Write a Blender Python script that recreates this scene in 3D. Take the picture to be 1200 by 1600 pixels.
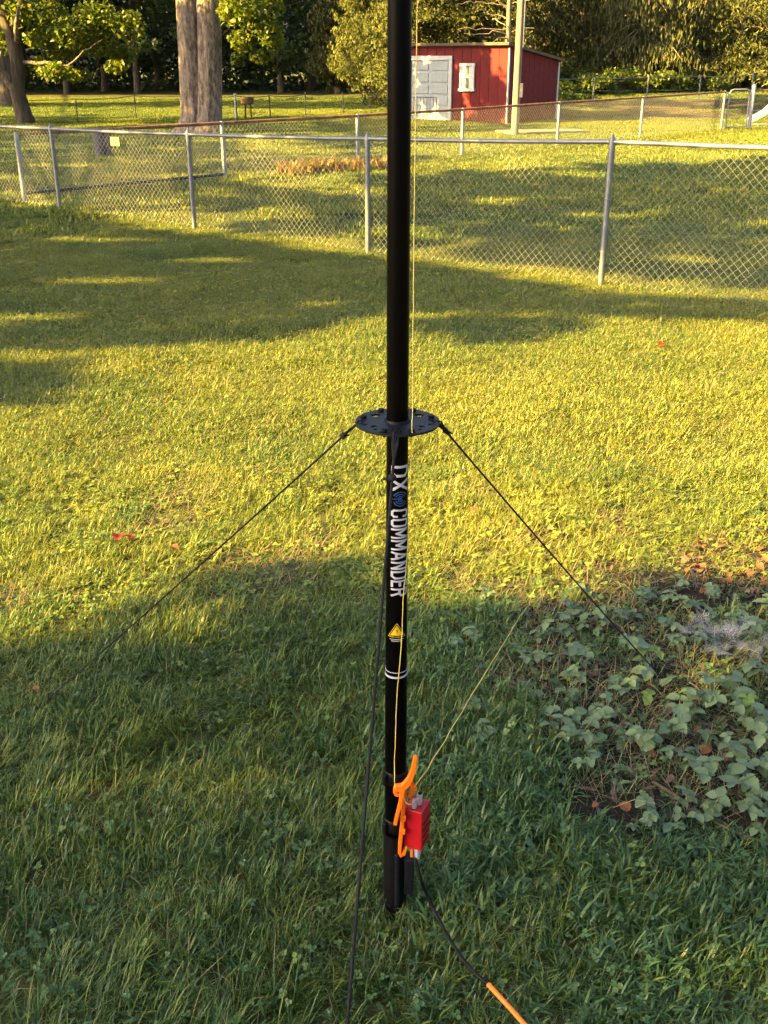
import bpy, math, random
import numpy as np
from mathutils import Vector, Matrix, Euler

for o in list(bpy.data.objects):
    bpy.data.objects.remove(o)
SC = bpy.context.scene
COL = SC.collection
rnd = random.Random(7)
RNG = np.random.default_rng(11)
R = math.radians

# ------------------------------------------------------------------ camera, sky, sun, exposure
CAM_H, PITCH, FPX = 1.80, R(23.4), 1618.0
cam_d = bpy.data.cameras.new('camera')
cam_d.sensor_fit = 'VERTICAL'
cam_d.sensor_height = 24.0
cam_d.lens = 24.0 * FPX / 1600.0
cam_d.clip_start, cam_d.clip_end = 0.05, 2000
cam = bpy.data.objects.new('camera', cam_d)
COL.objects.link(cam)
cam.location = (0, 0, CAM_H)
cam.rotation_euler = (math.pi / 2 - PITCH, 0, 0)
SC.camera = cam

SUN_EL, SUN_A = R(26), R(20)        # elevation; turn behind the camera from due left
SUND = np.array([-math.cos(SUN_A) * math.cos(SUN_EL), -math.sin(SUN_A) * math.cos(SUN_EL), math.sin(SUN_EL)])
world = bpy.data.worlds.new('World')
SC.world = world
world.use_nodes = True
wn = world.node_tree.nodes
sky = wn.new('ShaderNodeTexSky')
sky.sky_type = 'NISHITA'
sky.sun_disc = False
sky.sun_elevation = SUN_EL
sky.sun_rotation = math.atan2(SUND[0], SUND[1])
sky.air_density, sky.dust_density, sky.ozone_density = 1.0, 5.0, 0.6
bg = wn['Background']
bg.inputs['Strength'].default_value = 0.05
world.node_tree.links.new(sky.outputs[0], bg.inputs[0])
sun_d = bpy.data.lights.new('sun', 'SUN')
sun_d.energy = 5.0
sun_d.angle = R(0.5)
sun_d.color = (1.0, 0.675, 0.16)
sun = bpy.data.objects.new('sun', sun_d)
COL.objects.link(sun)
sun.location = (-20, -8, 14)
sun.rotation_euler = Vector(-SUND).to_track_quat('-Z', 'Y').to_euler()
SC.view_settings.view_transform = 'Standard'
SC.view_settings.look = 'None'
SC.view_settings.gamma = 1.0
SC.view_settings.use_curve_mapping = False
SC.view_settings.exposure = 3.28
SC.render.engine = 'CYCLES'
SC.cycles.max_bounces = 4
SC.cycles.diffuse_bounces = 2
SC.cycles.glossy_bounces = 2
SC.cycles.transmission_bounces = 3
SC.cycles.caustics_reflective = False
SC.cycles.caustics_refractive = False
SC.cycles.use_adaptive_sampling = True
SC.cycles.adaptive_threshold = 0.02
SC.cycles.adaptive_min_samples = 32
SC.cycles.transparent_max_bounces = 8
SC.cycles.use_denoising = True
SC.cycles.denoiser = 'OPENIMAGEDENOISE'
SC.cycles.denoising_input_passes = 'RGB_ALBEDO_NORMAL'
SC.cycles.denoising_prefilter = 'NONE'

# ------------------------------------------------------------------ geometry helpers
CP, SP = math.cos(PITCH), math.sin(PITCH)
def ray(px, py):
    u, v = (px - 600.0) / FPX, (800.0 - py) / FPX
    return np.array([u, CP + v * SP, -SP + v * CP])
def at_y(px, py, y):                      # point of the view ray at distance y
    d = ray(px, py)
    return np.array([0, 0, CAM_H]) + d * (y / d[1])
def at_z(px, py, z=0.0):                  # point of the view ray at height z
    d = ray(px, py)
    return np.array([0, 0, CAM_H]) + d * ((z - CAM_H) / d[2])
def proj(P):
    P = np.atleast_2d(P)
    x, y, z = P[:, 0], P[:, 1], P[:, 2] - CAM_H
    dep = y * CP - z * SP
    up = y * SP + z * CP
    s = np.where(dep > 0.05, dep, np.nan)
    return 600 + FPX * x / s, 800 - FPX * up / s

def _hash(i, j, seed):
    h = (i * 374761393 + j * 668265263 + seed * 1442695041) & 0xFFFFFFFF
    h = ((h ^ (h >> 13)) * 1274126177) & 0xFFFFFFFF
    return ((h ^ (h >> 16)) & 0xFFFF) / 65535.0
def vn(x, y, s, seed=0):                  # value noise 0..1
    x, y = np.asarray(x, float) / s, np.asarray(y, float) / s
    i, j = np.floor(x).astype(np.int64), np.floor(y).astype(np.int64)
    fx, fy = x - i, y - j
    fx, fy = fx * fx * (3 - 2 * fx), fy * fy * (3 - 2 * fy)
    a, b = _hash(i, j, seed), _hash(i + 1, j, seed)
    c, d = _hash(i, j + 1, seed), _hash(i + 1, j + 1, seed)
    return (a * (1 - fx) + b * fx) * (1 - fy) + (c * (1 - fx) + d * fx) * fy
def fbm(x, y, s, seed=0):
    return vn(x, y, s, seed) * .55 + vn(x, y, s / 2.1, seed + 5) * .3 + vn(x, y, s / 4.3, seed + 9) * .15
def sstep(a, b, x):
    t = np.clip((np.asarray(x, float) - a) / (b - a), 0, 1)
    return t * t * (3 - 2 * t)

def gz(x, y):                             # height of the ground
    x, y = np.asarray(x, float), np.asarray(y, float)
    rise = .30 + .65 * sstep(-3, 8, x)
    near = (1 - sstep(14, 30, np.abs(y)))
    return rise * sstep(34, 58, y) + near * (.05 * (fbm(x, y, 1.7, 3) - .5) + .03 * (vn(x, y, .45, 8) - .5))

def origin(o):
    v = np.zeros(3)
    while o is not None:
        v += np.array(o.location)
        o = o.parent
    return v

class MB:
    """collects faces, builds ONE mesh object"""
    def __init__(s):
        s.v, s.f, s.n = [], [], 0
    def add(s, V, F):
        V = np.asarray(V, float)
        s.v.append(V)
        for f in F:
            s.f.append([int(i) + s.n for i in f])
        s.n += len(V)
        return s
    def box(s, c, size, rz=0.0, M=None):
        hx, hy, hz = np.array(size) / 2.0
        V = np.array([[x, y, z] for x in (-hx, hx) for y in (-hy, hy) for z in (-hz, hz)])
        if M is not None:
            V = V @ np.array(M).T
        cs, sn = math.cos(rz), math.sin(rz)
        V = V @ np.array([[cs, sn, 0], [-sn, cs, 0], [0, 0, 1]])
        return s.add(V + np.array(c), [(0, 1, 3, 2), (4, 6, 7, 5), (0, 4, 5, 1), (2, 3, 7, 6), (0, 2, 6, 4), (1, 5, 7, 3)])
    def tube(s, path, rad, n=8, cap=True, fn=None):
        P = np.array(path, float)
        m = len(P)
        rad = np.full(m, rad) if np.isscalar(rad) else np.array(rad, float)
        T = np.gradient(P, axis=0)
        T /= np.linalg.norm(T, axis=1)[:, None] + 1e-12
        ref = np.array([0, 0, 1.0]) if abs(T[0][2]) < .9 else np.array([0, -1.0, 0])
        A = np.cross(ref, T[0]); A /= np.linalg.norm(A)
        V = []
        for k in range(m):
            A = A - T[k] * np.dot(A, T[k]); A /= np.linalg.norm(A) + 1e-12
            B = np.cross(T[k], A)
            for i in range(n):
                a = 2 * math.pi * i / n
                r = rad[k] * (fn(k, a) if fn else 1.0)
                V.append(P[k] + r * (math.cos(a) * A + math.sin(a) * B))
        F = [(k * n + i, k * n + (i + 1) % n, (k + 1) * n + (i + 1) % n, (k + 1) * n + i) for k in range(m - 1) for i in range(n)]
        if cap:
            V = V + V[:n] + V[(m - 1) * n:m * n]
            F.append(tuple(m * n + i for i in range(n))[::-1])
            F.append(tuple((m + 1) * n + i for i in range(n)))
        return s.add(V, F)
    def ribbon_bar(s, path, w, d, yaxis=(0, 1, 0)):
        """rectangular bar along a path; w across in the plane, d along yaxis"""
        P = np.array(path, float)
        T = np.gradient(P, axis=0); T /= np.linalg.norm(T, axis=1)[:, None]
        Y = np.array(yaxis, float)
        w = np.full(len(P), w) if np.isscalar(w) else np.array(w)
        V = []
        for k in range(len(P)):
            S = np.cross(Y, T[k]); S /= np.linalg.norm(S)
            for (a, b) in ((-1, -1), (1, -1), (1, 1), (-1, 1)):
                V.append(P[k] + S * a * w[k] / 2 + Y * b * d / 2)
        m = len(P)
        F = [(k * 4 + i, k * 4 + (i + 1) % 4, k * 4 + 4 + (i + 1) % 4, k * 4 + 4 + i) for k in range(m - 1) for i in range(4)]
        F += [(3, 2, 1, 0), tuple((m - 1) * 4 + i for i in range(4))]
        return s.add(V, F)
    def build(s, name, mat, parent=None, smooth=False, bevel=0.0):
        V = np.concatenate(s.v)
        o0 = origin(parent)
        me = bpy.data.meshes.new(name)
        me.from_pydata((V - o0).tolist(), [], s.f)
        if smooth:
            me.polygons.foreach_set('use_smooth', [True] * len(me.polygons))
        me.materials.append(mat)
        o = bpy.data.objects.new(name, me)
        COL.objects.link(o)
        o.parent = parent
        if bevel:
            b = o.modifiers.new('bevel', 'BEVEL'); b.width = bevel; b.segments = 2; b.limit_method = 'ANGLE'
        return o

def np_mesh(name, V, F, mat, parent=None, loc=None):
    """fast mesh of equal-size faces"""
    o0 = origin(parent)
    V = np.asarray(V, float) - o0
    k = F.shape[1]
    me = bpy.data.meshes.new(name)
    me.vertices.add(len(V)); me.vertices.foreach_set('co', V.astype(np.float32).ravel())
    me.loops.add(F.size); me.loops.foreach_set('vertex_index', F.astype(np.int32).ravel())
    me.polygons.add(len(F)); me.polygons.foreach_set('loop_start', np.arange(0, F.size, k, dtype=np.int32))
    me.update(calc_edges=True)
    me.materials.append(mat)
    o = bpy.data.objects.new(name, me)
    COL.objects.link(o)
    o.parent = parent
    return o

def tag(o, label=None, cat=None, group=None, kind=None):
    for k, v in (('label', label), ('category', cat), ('group', group), ('kind', kind)):
        if v: o[k] = v
    return o
def thing(name, label, cat, loc=(0, 0, 0), group=None):
    o = bpy.data.objects.new(name, None)
    o.empty_display_size = .1
    COL.objects.link(o)
    o.location = tuple(float(c) for c in loc)
    return tag(o, label, cat, group)

def unit(v):
    return v / (np.linalg.norm(v, axis=-1, keepdims=True) + 1e-12)
def leaf_cloud(C, L, W, up=.3, axis_bias=None, rng=RNG):
    """kite-shaped leaves: centres C (N,3), lengths L, widths W"""
    N = len(C)
    a = unit(rng.normal(size=(N, 3)))
    if axis_bias is not None:
        a = unit(a * (1 - axis_bias[3]) + np.array(axis_bias[:3]) * axis_bias[3] * 1.5)
    n = unit(rng.normal(size=(N, 3)) + np.array([0, 0, up * 3]))
    b = unit(np.cross(n, a)); n = np.cross(a, b)
    L = np.broadcast_to(L, (N,))[:, None]; W = np.broadcast_to(W, (N,))[:, None]
    bend = n * L * .12
    V = np.stack([C - a * L / 2, C + b * W / 2 + bend + a * L * .08, C + a * L / 2 - bend, C - b * W / 2 + bend + a * L * .08], 1).reshape(-1, 3)
    F = np.arange(4 * N).reshape(N, 4)
    return V, F

# ------------------------------------------------------------------ materials
MAT = {}
def nt(name):
    m = bpy.data.materials.new(name); m.use_nodes = True
    t = m.node_tree
    return m, t, t.nodes['Principled BSDF'], t.nodes['Material Output']
def plain(name, col, rough=.5, metal=0.0, spec=.5, var=.12, scale=40, bump=0.0, coat=0.0):
    m, t, p, out = nt(name)
    p.inputs['Roughness'].default_value = rough
    p.inputs['Metallic'].default_value = metal
    p.inputs['Specular IOR Level'].default_value = spec
    p.inputs['Coat Weight'].default_value = coat
    tc = t.nodes.new('ShaderNodeTexCoord')
    n = t.nodes.new('ShaderNodeTexNoise'); n.inputs['Scale'].default_value = scale; n.inputs['Detail'].default_value = 5
    t.links.new(tc.outputs['Object'], n.inputs['Vector'])
    r = t.nodes.new('ShaderNodeValToRGB')
    r.color_ramp.elements[0].position, r.color_ramp.elements[1].position = .3, .7
    c = np.array(col)
    r.color_ramp.elements[0].color = (*(c * (1 - var)), 1)
    r.color_ramp.elements[1].color = (*np.minimum(c * (1 + var), .95), 1)
    t.links.new(n.outputs['Fac'], r.inputs['Fac']); t.links.new(r.outputs['Color'], p.inputs['Base Color'])
    if bump:
        b = t.nodes.new('ShaderNodeBump'); b.inputs['Strength'].default_value = bump; b.inputs['Distance'].default_value = .01
        t.links.new(n.outputs['Fac'], b.inputs['Height']); t.links.new(b.outputs['Normal'], p.inputs['Normal'])
    MAT[name] = m
    return m
def leafy(name, cols, transl=.35, rough=.5, spec=.35, instancer=False, noise=0.0, tint_amt=.75):
    """foliage: colour varies from leaf to leaf (and with the tint set for each instance)"""
    m, t, p, out = nt(name)
    r = t.nodes.new('ShaderNodeValToRGB')
    el = r.color_ramp.elements
    while len(el) < len(cols): el.new(.5)
    for i, c in enumerate(cols):
        el[i].position = i / (len(cols) - 1); el[i].color = (*c, 1)
    g = t.nodes.new('ShaderNodeNewGeometry')
    if instancer:
        a = t.nodes.new('ShaderNodeAttribute'); a.attribute_type = 'INSTANCER'; a.attribute_name = 'tint'
        mx = t.nodes.new('ShaderNodeMix'); mx.data_type = 'FLOAT'; mx.inputs[0].default_value = tint_amt
        t.links.new(g.outputs['Random Per Island'], mx.inputs[2]); t.links.new(a.outputs['Fac'], mx.inputs[3])
        t.links.new(mx.outputs[0], r.inputs['Fac'])
    else:
        t.links.new(g.outputs['Random Per Island'], r.inputs['Fac'])
    p.inputs['Roughness'].default_value = rough
    p.inputs['Specular IOR Level'].default_value = spec
    t.links.new(r.outputs['Color'], p.inputs['Base Color'])
    tr = t.nodes.new('ShaderNodeBsdfTranslucent')
    hs = t.nodes.new('ShaderNodeHueSaturation'); hs.inputs['Value'].default_value = 1.5; hs.inputs['Saturation'].default_value = 1.1
    t.links.new(r.outputs['Color'], hs.inputs['Color']); t.links.new(hs.outputs['Color'], tr.inputs['Color'])
    mix = t.nodes.new('ShaderNodeMixShader'); mix.inputs[0].default_value = transl
    t.links.new(p.outputs[0], mix.inputs[1]); t.links.new(tr.outputs[0], mix.inputs[2]); t.links.new(mix.outputs[0], out.inputs['Surface'])
    MAT[name] = m
    return m
def bark(name, c1, c2, sx=6, sz=.8, bump=.8):
    m, t, p, out = nt(name)
    tc = t.nodes.new('ShaderNodeTexCoord'); mp = t.nodes.new('ShaderNodeMapping')
    mp.inputs['Scale'].default_value = (sx, sx, sz)
    t.links.new(tc.outputs['Object'], mp.inputs['Vector'])
    n = t.nodes.new('ShaderNodeTexNoise'); n.inputs['Scale'].default_value = 2.2; n.inputs['Detail'].default_value = 8; n.inputs['Roughness'].default_value = .65
    t.links.new(mp.outputs[0], n.inputs['Vector'])
    r = t.nodes.new('ShaderNodeValToRGB')
    r.color_ramp.elements[0].position, r.color_ramp.elements[1].position = .38, .66
    r.color_ramp.elements[0].color, r.color_ramp.elements[1].color = (*c1, 1), (*c2, 1)
    t.links.new(n.outputs['Fac'], r.inputs['Fac']); t.links.new(r.outputs[0], p.inputs['Base Color'])
    b = t.nodes.new('ShaderNodeBump'); b.inputs['Strength'].default_value = bump; b.inputs['Distance'].default_value = .04
    t.links.new(n.outputs['Fac'], b.inputs['Height']); t.links.new(b.outputs[0], p.inputs['Normal'])
    p.inputs['Roughness'].default_value = .9; p.inputs['Specular IOR Level'].default_value = .15
    MAT[name] = m
    return m
def ground_mat(name, cols, s1=.6, s2=9, bump=.6):
    m, t, p, out = nt(name)
    tc = t.nodes.new('ShaderNodeTexCoord')
    n1 = t.nodes.new('ShaderNodeTexNoise'); n1.inputs['Scale'].default_value = s1; n1.inputs['Detail'].default_value = 4
    n2 = t.nodes.new('ShaderNodeTexNoise'); n2.inputs['Scale'].default_value = s2; n2.inputs['Detail'].default_value = 8; n2.inputs['Roughness'].default_value = .7
    for n in (n1, n2): t.links.new(tc.outputs['Object'], n.inputs['Vector'])
    mx = t.nodes.new('ShaderNodeMix'); mx.data_type = 'FLOAT'; mx.inputs[0].default_value = .6
    t.links.new(n1.outputs['Fac'], mx.inputs[2]); t.links.new(n2.outputs['Fac'], mx.inputs[3])
    r = t.nodes.new('ShaderNodeValToRGB'); el = r.color_ramp.elements
    while len(el) < len(cols): el.new(.5)
    for i, c in enumerate(cols):
        el[i].position = .3 + .4 * i / (len(cols) - 1); el[i].color = (*c, 1)
    t.links.new(mx.outputs[0], r.inputs['Fac']); t.links.new(r.outputs[0], p.inputs['Base Color'])
    b = t.nodes.new('ShaderNodeBump'); b.inputs['Strength'].default_value = bump; b.inputs['Distance'].default_value = .03
    t.links.new(n2.outputs['Fac'], b.inputs['Height']); t.links.new(b.outputs[0], p.inputs['Normal'])
    p.inputs['Roughness'].default_value = .95; p.inputs['Specular IOR Level'].default_value = .1
    MAT[name] = m
    return m

ground_mat('lawn', [(.030, .030, .014), (.060, .060, .020), (.12, .11, .035)])
ground_mat('soil', [(.016, .013, .010), (.036, .028, .021), (.065, .052, .038)], 3, 45, .9)
ground_mat('litter', [(.035, .027, .014), (.070, .052, .026), (.11, .095, .036)], 1.5, 14, .8)
leafy('grass', [(.020, .058, .018), (.052, .104, .022), (.185, .192, .024), (.310, .262, .038)], .26, .45, .36, True, tint_amt=.52)  # lush green to dry yellow; low end also darkened as foreground shade
leafy('weed', [(.024, .064, .025), (.050, .106, .032), (.165, .192, .028), (.29, .262, .036)], .25, .42, .4, True, tint_amt=.60)
leafy('straw', [(.16, .14, .065), (.28, .23, .12)], .25, .7, .2)
leafy('maple_leaf', [(.060, .095, .016), (.105, .140, .020), (.18, .18, .022)], .40)
leafy('dark_leaf', [(.022, .040, .012), (.040, .065, .016), (.070, .095, .020)], .30)
leafy('cedar_leaf', [(.040, .056, .014), (.086, .098, .024), (.145, .138, .040)], .25, .6, .2)
leafy('spruce_leaf', [(.040, .050, .018), (.078, .088, .028), (.142, .126, .045)], .2, .6, .2)
leafy('bush_leaf', [(.06, .095, .018), (.11, .15, .025), (.17, .18, .04)], .35)
leafy('strawberry_leaf', [(.030, .066, .030), (.066, .118, .050), (.115, .165, .076), (.155, .180, .075)], .22, .40, .5)
leafy('pale_leaf', [(.12, .20, .04), (.16, .24, .05)], .35, .45, .4)
leafy('rust_leaf', [(.09, .035, .015), (.17, .065, .025), (.24, .12, .05)], .2, .6, .3)
leafy('red_leaf', [(.34, .02, .012), (.42, .045, .018)], .3, .5, .3)
leafy('brown_leaf', [(.055, .036, .026), (.12, .080, .055)], .15, .6, .3)
leafy('flower_leaf', [(.18, .17, .05), (.30, .22, .08), (.34, .17, .09)], .35)
leafy('stem', [(.10, .14, .05), (.20, .17, .08)], .2)
bark('bark_grey', (.085, .063, .048), (.31, .245, .195), 6, 2.2, 1.0)
bark('bark_dark', (.045, .037, .028), (.12, .095, .07))
bark('bark_pale', (.16, .12, .09), (.34, .27, .20), 5, 1.0, .4)
bark('pole_wood', (.16, .125, .10), (.32, .255, .205), 14, .4, .35)
plain('black_tube', (.0010, .0010, .0013), .30, 0, .05, .1, 60, .02, 0)
plain('black_matte', (.0028, .0028, .0036), .5, 0, .14, .15, 90, .05)
plain('plate_black', (.006, .0065, .010), .45, 0, .25, .1, 120, .03)
plain('rope', (.009, .009, .011), .8, 0, .2, .3, 900, .3)
plain('decal_white', (.36, .36, .41), .4, 0, .4, .05)
plain('decal_blue', (.015, .05, .17), .4, 0, .4, .05)
plain('decal_yellow', (.60, .38, .012), .4, 0, .4, .05)
plain('decal_black', (.004, .004, .004), .4, 0, .4, .05)
plain('orange', (.80, .15, .006), .42, 0, .4, .06, 200)
plain('red_box', (.32, .004, .010), .38, 0, .45, .06, 200)
plain('red_dark', (.10, .002, .004), .5, 0, .3, .06)
plain('steel', (.42, .43, .48), .35, .2, .5, .1, 300)
plain('wire_yellow', (.60, .45, .10), .45, 0, .4, .15, 300)
plain('galvanised', (.18, .185, .20), .48, .55, .5, .18, 14, .05)
plain('galv_wire', (.27, .27, .28), .5, .5, .5, .15, 8)
plain('galv_bright', (.27, .27, .28), .5, .3, .5, .15, 14)
plain('rusty', (.25, .12, .07), .8, .2, .3, .45, 9, .1)
plain('shed_red', (.125, .006, .008), .7, 0, .3, .18, 6, .05)
plain('white_paint', (.50, .50, .50), .55, 0, .4, .08, 8)
plain('door_paint', (.34, .37, .39), .55, 0, .4, .1, 8)
plain('roof_dark', (.10, .075, .055), .8, 0, .3, .35, 5, .1)
plain('concrete', (.19, .165, .13), .9, 0, .2, .2, 6, .1)
plain('dark_metal', (.05, .05, .05), .5, .4, .4, .2)
plain('brown_wood', (.10, .06, .04), .8, 0, .3, .3, 12)
plain('bin_dark', (.06, .055, .06), .7, 0, .3, .2)
plain('tag_yellow', (.36, .30, .10), .6, 0, .3, .1)
plain('glass_dark', (.10, .12, .12), .08, 0, .6, .3, 5)
plain('curtain', (.55, .55, .52), .8, 0, .2, .15, 12)

# ------------------------------------------------------------------ ground
xs = np.unique(np.concatenate([np.linspace(-400, -30, 16), np.linspace(-30, -7, 24), np.linspace(-7, 7, 113), np.linspace(7, 30, 24), np.linspace(30, 400, 16)]))
ys = np.unique(np.concatenate([np.linspace(-200, -3, 12), np.linspace(-3, 14, 137), np.linspace(14, 70, 57), np.linspace(70, 400, 16)]))
GX, GY = np.meshgrid(xs, ys)
V = np.stack([GX.ravel(), GY.ravel(), gz(GX, GY).ravel()], 1)
nx = len(xs)
ii = (np.arange(len(ys) - 1)[:, None] * nx + np.arange(nx - 1)[None, :]).ravel()
F = np.stack([ii, ii + 1, ii + nx + 1, ii + nx], 1)
lawn = np_mesh('lawn', V, F, MAT['lawn'])
tag(lawn, 'mown green lawn running back to the trees', 'lawn', kind='structure')
lawn.data.polygons.foreach_set('use_smooth', [True] * len(lawn.data.polygons))

def inside(poly, x, y):
    poly = np.array(poly); r = np.zeros(np.shape(x), bool)
    j = len(poly) - 1
    for i in range(len(poly)):
        xi, yi, xj, yj = *poly[i], *poly[j]
        with np.errstate(divide='ignore', invalid='ignore'):
            c = ((yi > y) != (yj > y)) & (x < (xj - xi) * (y - yi) / (yj - yi + 1e-12) + xi)
        r ^= c
        j = i
    return r
BED = [at_z(*p)[:2] for p in ((805, 985), (850, 925), (930, 885), (1040, 868), (1200, 835), (1420, 800), (1560, 900), (1560, 1360), (1300, 1345), (1190, 1332), (1035, 1328), (900, 1300), (868, 1228), (830, 1150), (800, 1070))]
def sheet_patch(name, poly, mat, dz, cell, label, cat):
    poly = np.array(poly)
    x0, y0 = poly.min(0); x1, y1 = poly.max(0)
    px = np.arange(x0, x1 + cell, cell); py = np.arange(y0, y1 + cell, cell)
    X, Y = np.meshgrid(px, py)
    wob = .5 * cell * 4
    ins = inside(poly, X + (vn(X, Y, cell * 5, 31) - .5) * wob * 2, Y + (vn(X, Y, cell * 5, 32) - .5) * wob * 2)
    n = len(px)
    idx = [(r * n + c) for r in range(len(py) - 1) for c in range(n - 1) if ins[r, c] and ins[r, c + 1] and ins[r + 1, c] and ins[r + 1, c + 1]]
    idx = np.array(idx)
    Z = gz(X, Y) + dz
    V = np.stack([X.ravel(), Y.ravel(), Z.ravel()], 1)
    F = np.stack([idx, idx + 1, idx + n + 1, idx + n], 1)
    o = np_mesh(name, V, F, mat)
    return tag(o, label, cat, kind='structure')
sheet_patch('soil_bed', BED, MAT['soil'], .010, .035, 'dark bare soil under the strawberry plants', 'soil')
LIT = [(4.6, 38.5), (9, 36.6), (13, 38), (22, 38), (24, 47), (12, 46), (6, 44.5)]
sheet_patch('leaf_litter', LIT, MAT['litter'], .02, .3, 'brown strip of fallen needles beyond the back fence', 'ground')
LIT2 = [(7, 52), (24, 50), (30, 70), (2, 70)]
sheet_patch('needle_floor', LIT2, MAT['litter'], .02, .6, 'brown needle floor under the spruces', 'ground')

# ------------------------------------------------------------------ fences
def chain_link(mb, p0, p1, zt0, zt1, zb0, zb1, p=.0375, wr=.0022, over=.03):
    p0, p1 = np.array(p0, float), np.array(p1, float)
    Ln = np.linalg.norm(p1 - p0); d = (p1 - p0) / Ln; nrm = np.array([-d[1], d[0]])
    nw = int(Ln / p)
    h = ((zt0 - zb0) + (zt1 - zb1)) / 2
    nl = int(round((h + over) / p)) + 1
    i = np.arange(nw)[:, None]; k = np.arange(nl)[None, :]
    sgn = np.where((i + k) % 2 == 0, 1, -1)
    s = (i + .5) * p + sgn * (p * .5 - wr * .3)
    s = np.clip(s, 0, Ln)
    f = s / Ln
    z = (zb0 * (1 - f) + zb1 * f) + (k * p) * (((zt0 + over - zb0) * (1 - f) + (zt1 + over - zb1) * f) / ((nl - 1) * p))
    off = sgn * wr * .9 + .004 * np.sin(s * 3 + k * .2)
    X = p0[0] + d[0] * s + nrm[0] * off; Y = p0[1] + d[1] * s + nrm[1] * off
    P = np.stack([X, Y, z], 2)                                # wires x levels x 3
    ring = []
    for q in range(3):
        a = 2 * math.pi * q / 3
        o = np.array([d[0] * math.cos(a) + nrm[0] * math.sin(a), d[1] * math.cos(a) + nrm[1] * math.sin(a), 0]) * wr
        ring.append(P + o)
    Vq = np.stack(ring, 2).reshape(-1, 3)                     # wires, levels, 3 corners
    b = ((np.arange(nw)[:, None] * nl + np.arange(nl - 1)[None, :]) * 3).ravel()
    Fs = [np.stack([b + q, b + (q + 1) % 3, b + 3 + (q + 1) % 3, b + 3 + q], 1) for q in range(3)]
    mb.append((Vq, np.concatenate(Fs)))
def join_np(name, chunks, mat, parent):
    n = 0; Vs, Fs = [], []
    for v, f in chunks:
        Vs.append(v); Fs.append(f + n); n += len(v)
    return np_mesh(name, np.concatenate(Vs), np.concatenate(Fs), mat, parent)

# near fence, straight line of posts 2.7 m apart
fd = np.array([2.08, -1.70])
p_c = np.array([-.165, 10.9])
posts = [p_c + fd * k for k in (-3, -2, -1, 0, 1, 2, 3)]
tops = [1.02, 1.03, 1.06, 1.12, 1.20, 1.24, 1.24]
nf = thing('chain_link_fence', 'grey galvanised chain link fence with top rail crossing the lawn behind the mast', 'fence', (p_c[0], p_c[1], 0))
ch = []
for k, (p, zt) in enumerate(zip(posts, tops)):
    z0 = float(gz(*p))
    m = MB(); m.tube([(p[0], p[1], z0 - .1), (p[0], p[1], zt - .02)], .0265, 12)
    po = m.build('post', MAT['galvanised'], nf, True)
    m = MB(); m.tube([(p[0], p[1], zt - .05), (p[0], p[1], zt), (p[0], p[1], zt + .03), (p[0], p[1], zt + .06)], [.030, .030, .024, .006], 12)
    m.build('post_cap', MAT['galvanised'], po, True)
    for zz in (.25, .62, .95):
        m = MB(); c = np.array([p[0], p[1], z0 + zz * zt])
        m.tube([c + .0285 * np.array([math.cos(a), math.sin(a), .15 * math.sin(a * 2)]) for a in np.linspace(0, 6.0, 12)], .0025, 4)
        m.build('tie_wire', MAT['galv_bright'], po)
    if k + 1 < len(posts):
        q, zq = posts[k + 1], tops[k + 1]
        z1 = float(gz(*q))
        rail = [(p[0] + (q[0] - p[0]) * t, p[1] + (q[1] - p[1]) * t, zt + (zq - zt) * t - .008 * math.sin(math.pi * t)) for t in np.linspace(0, 1, 7)]
        m = MB(); m.tube(rail, .0195, 10)
        m.build('top_rail', MAT['galvanised'], nf, True)
        for t in (.25, .5, .75):
            m = MB(); c = np.array([p[0] + (q[0] - p[0]) * t, p[1] + (q[1] - p[1]) * t, zt + (zq - zt) * t - .008])
            e = fd / np.linalg.norm(fd)
            m.tube([c + .0225 * np.array([-e[1] * math.cos(a), e[0] * math.cos(a), math.sin(a)]) + np.array([e[0], e[1], 0]) * a * .004 for a in np.linspace(0, 6.2, 10)], .0025, 4)
            m.build('tie_wire', MAT['galv_bright'], nf)
        nrm = np.array([-fd[1], fd[0]]) / np.linalg.norm(fd) * .03
        chain_link(ch, p + nrm, q + nrm, zt, zq, z0 + .03, z1 + .03, wr=.0019)
o = join_np('chain_link_mesh', ch, MAT['galv_wire'], nf); o['kind'] = 'stuff'

# back fence, running away to the right from the near fence, with a gate
bd = np.array([.66, .7513]); b0 = np.array([-5.15, 15.40])
bf = thing('back_chain_link_fence', 'low chain link fence with rusty top rail running back to the gate', 'fence', (b0[0], b0[1], 0))
dist = [0, 3.75, 7.05, 10.3, 14.0, 18.0, 22.9]
bp = [b0 + bd * s for s in dist]
bt = [.90, .90, .91, .93, .97, 1.0, 1.05]
ch = []
for k, (p, zt) in enumerate(zip(bp, bt)):
    z0 = float(gz(*p))
    m = MB(); m.tube([(p[0], p[1], z0 - .1), (p[0], p[1], z0 + zt - .02), (p[0], p[1], z0 + zt + .03)], [.034, .034, .03], 10)
    m.build('post', MAT['galv_bright'], bf, True)
    if k + 1 < len(bp):
        q, zq = bp[k + 1], bt[k + 1]; z1 = float(gz(*q))
        m = MB(); m.tube([(p[0] + (q[0] - p[0]) * t, p[1] + (q[1] - p[1]) * t, z0 + zt + (z1 + zq - zt - z0) * t) for t in np.linspace(0, 1, 5)], .024, 8)
        m.build('top_rail', MAT['rusty'], bf, True)
        if k == 0:
            m = MB(); m.tube([(p[0], p[1], .10), (q[0], q[1], .10)], .022, 8); m.build('bottom_rail', MAT['dark_metal'], bf, True)
        chain_link(ch, p, q, z0 + zt, z1 + zq, z0 + .02, z1 + .02, p=.045, wr=.0019)
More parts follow.
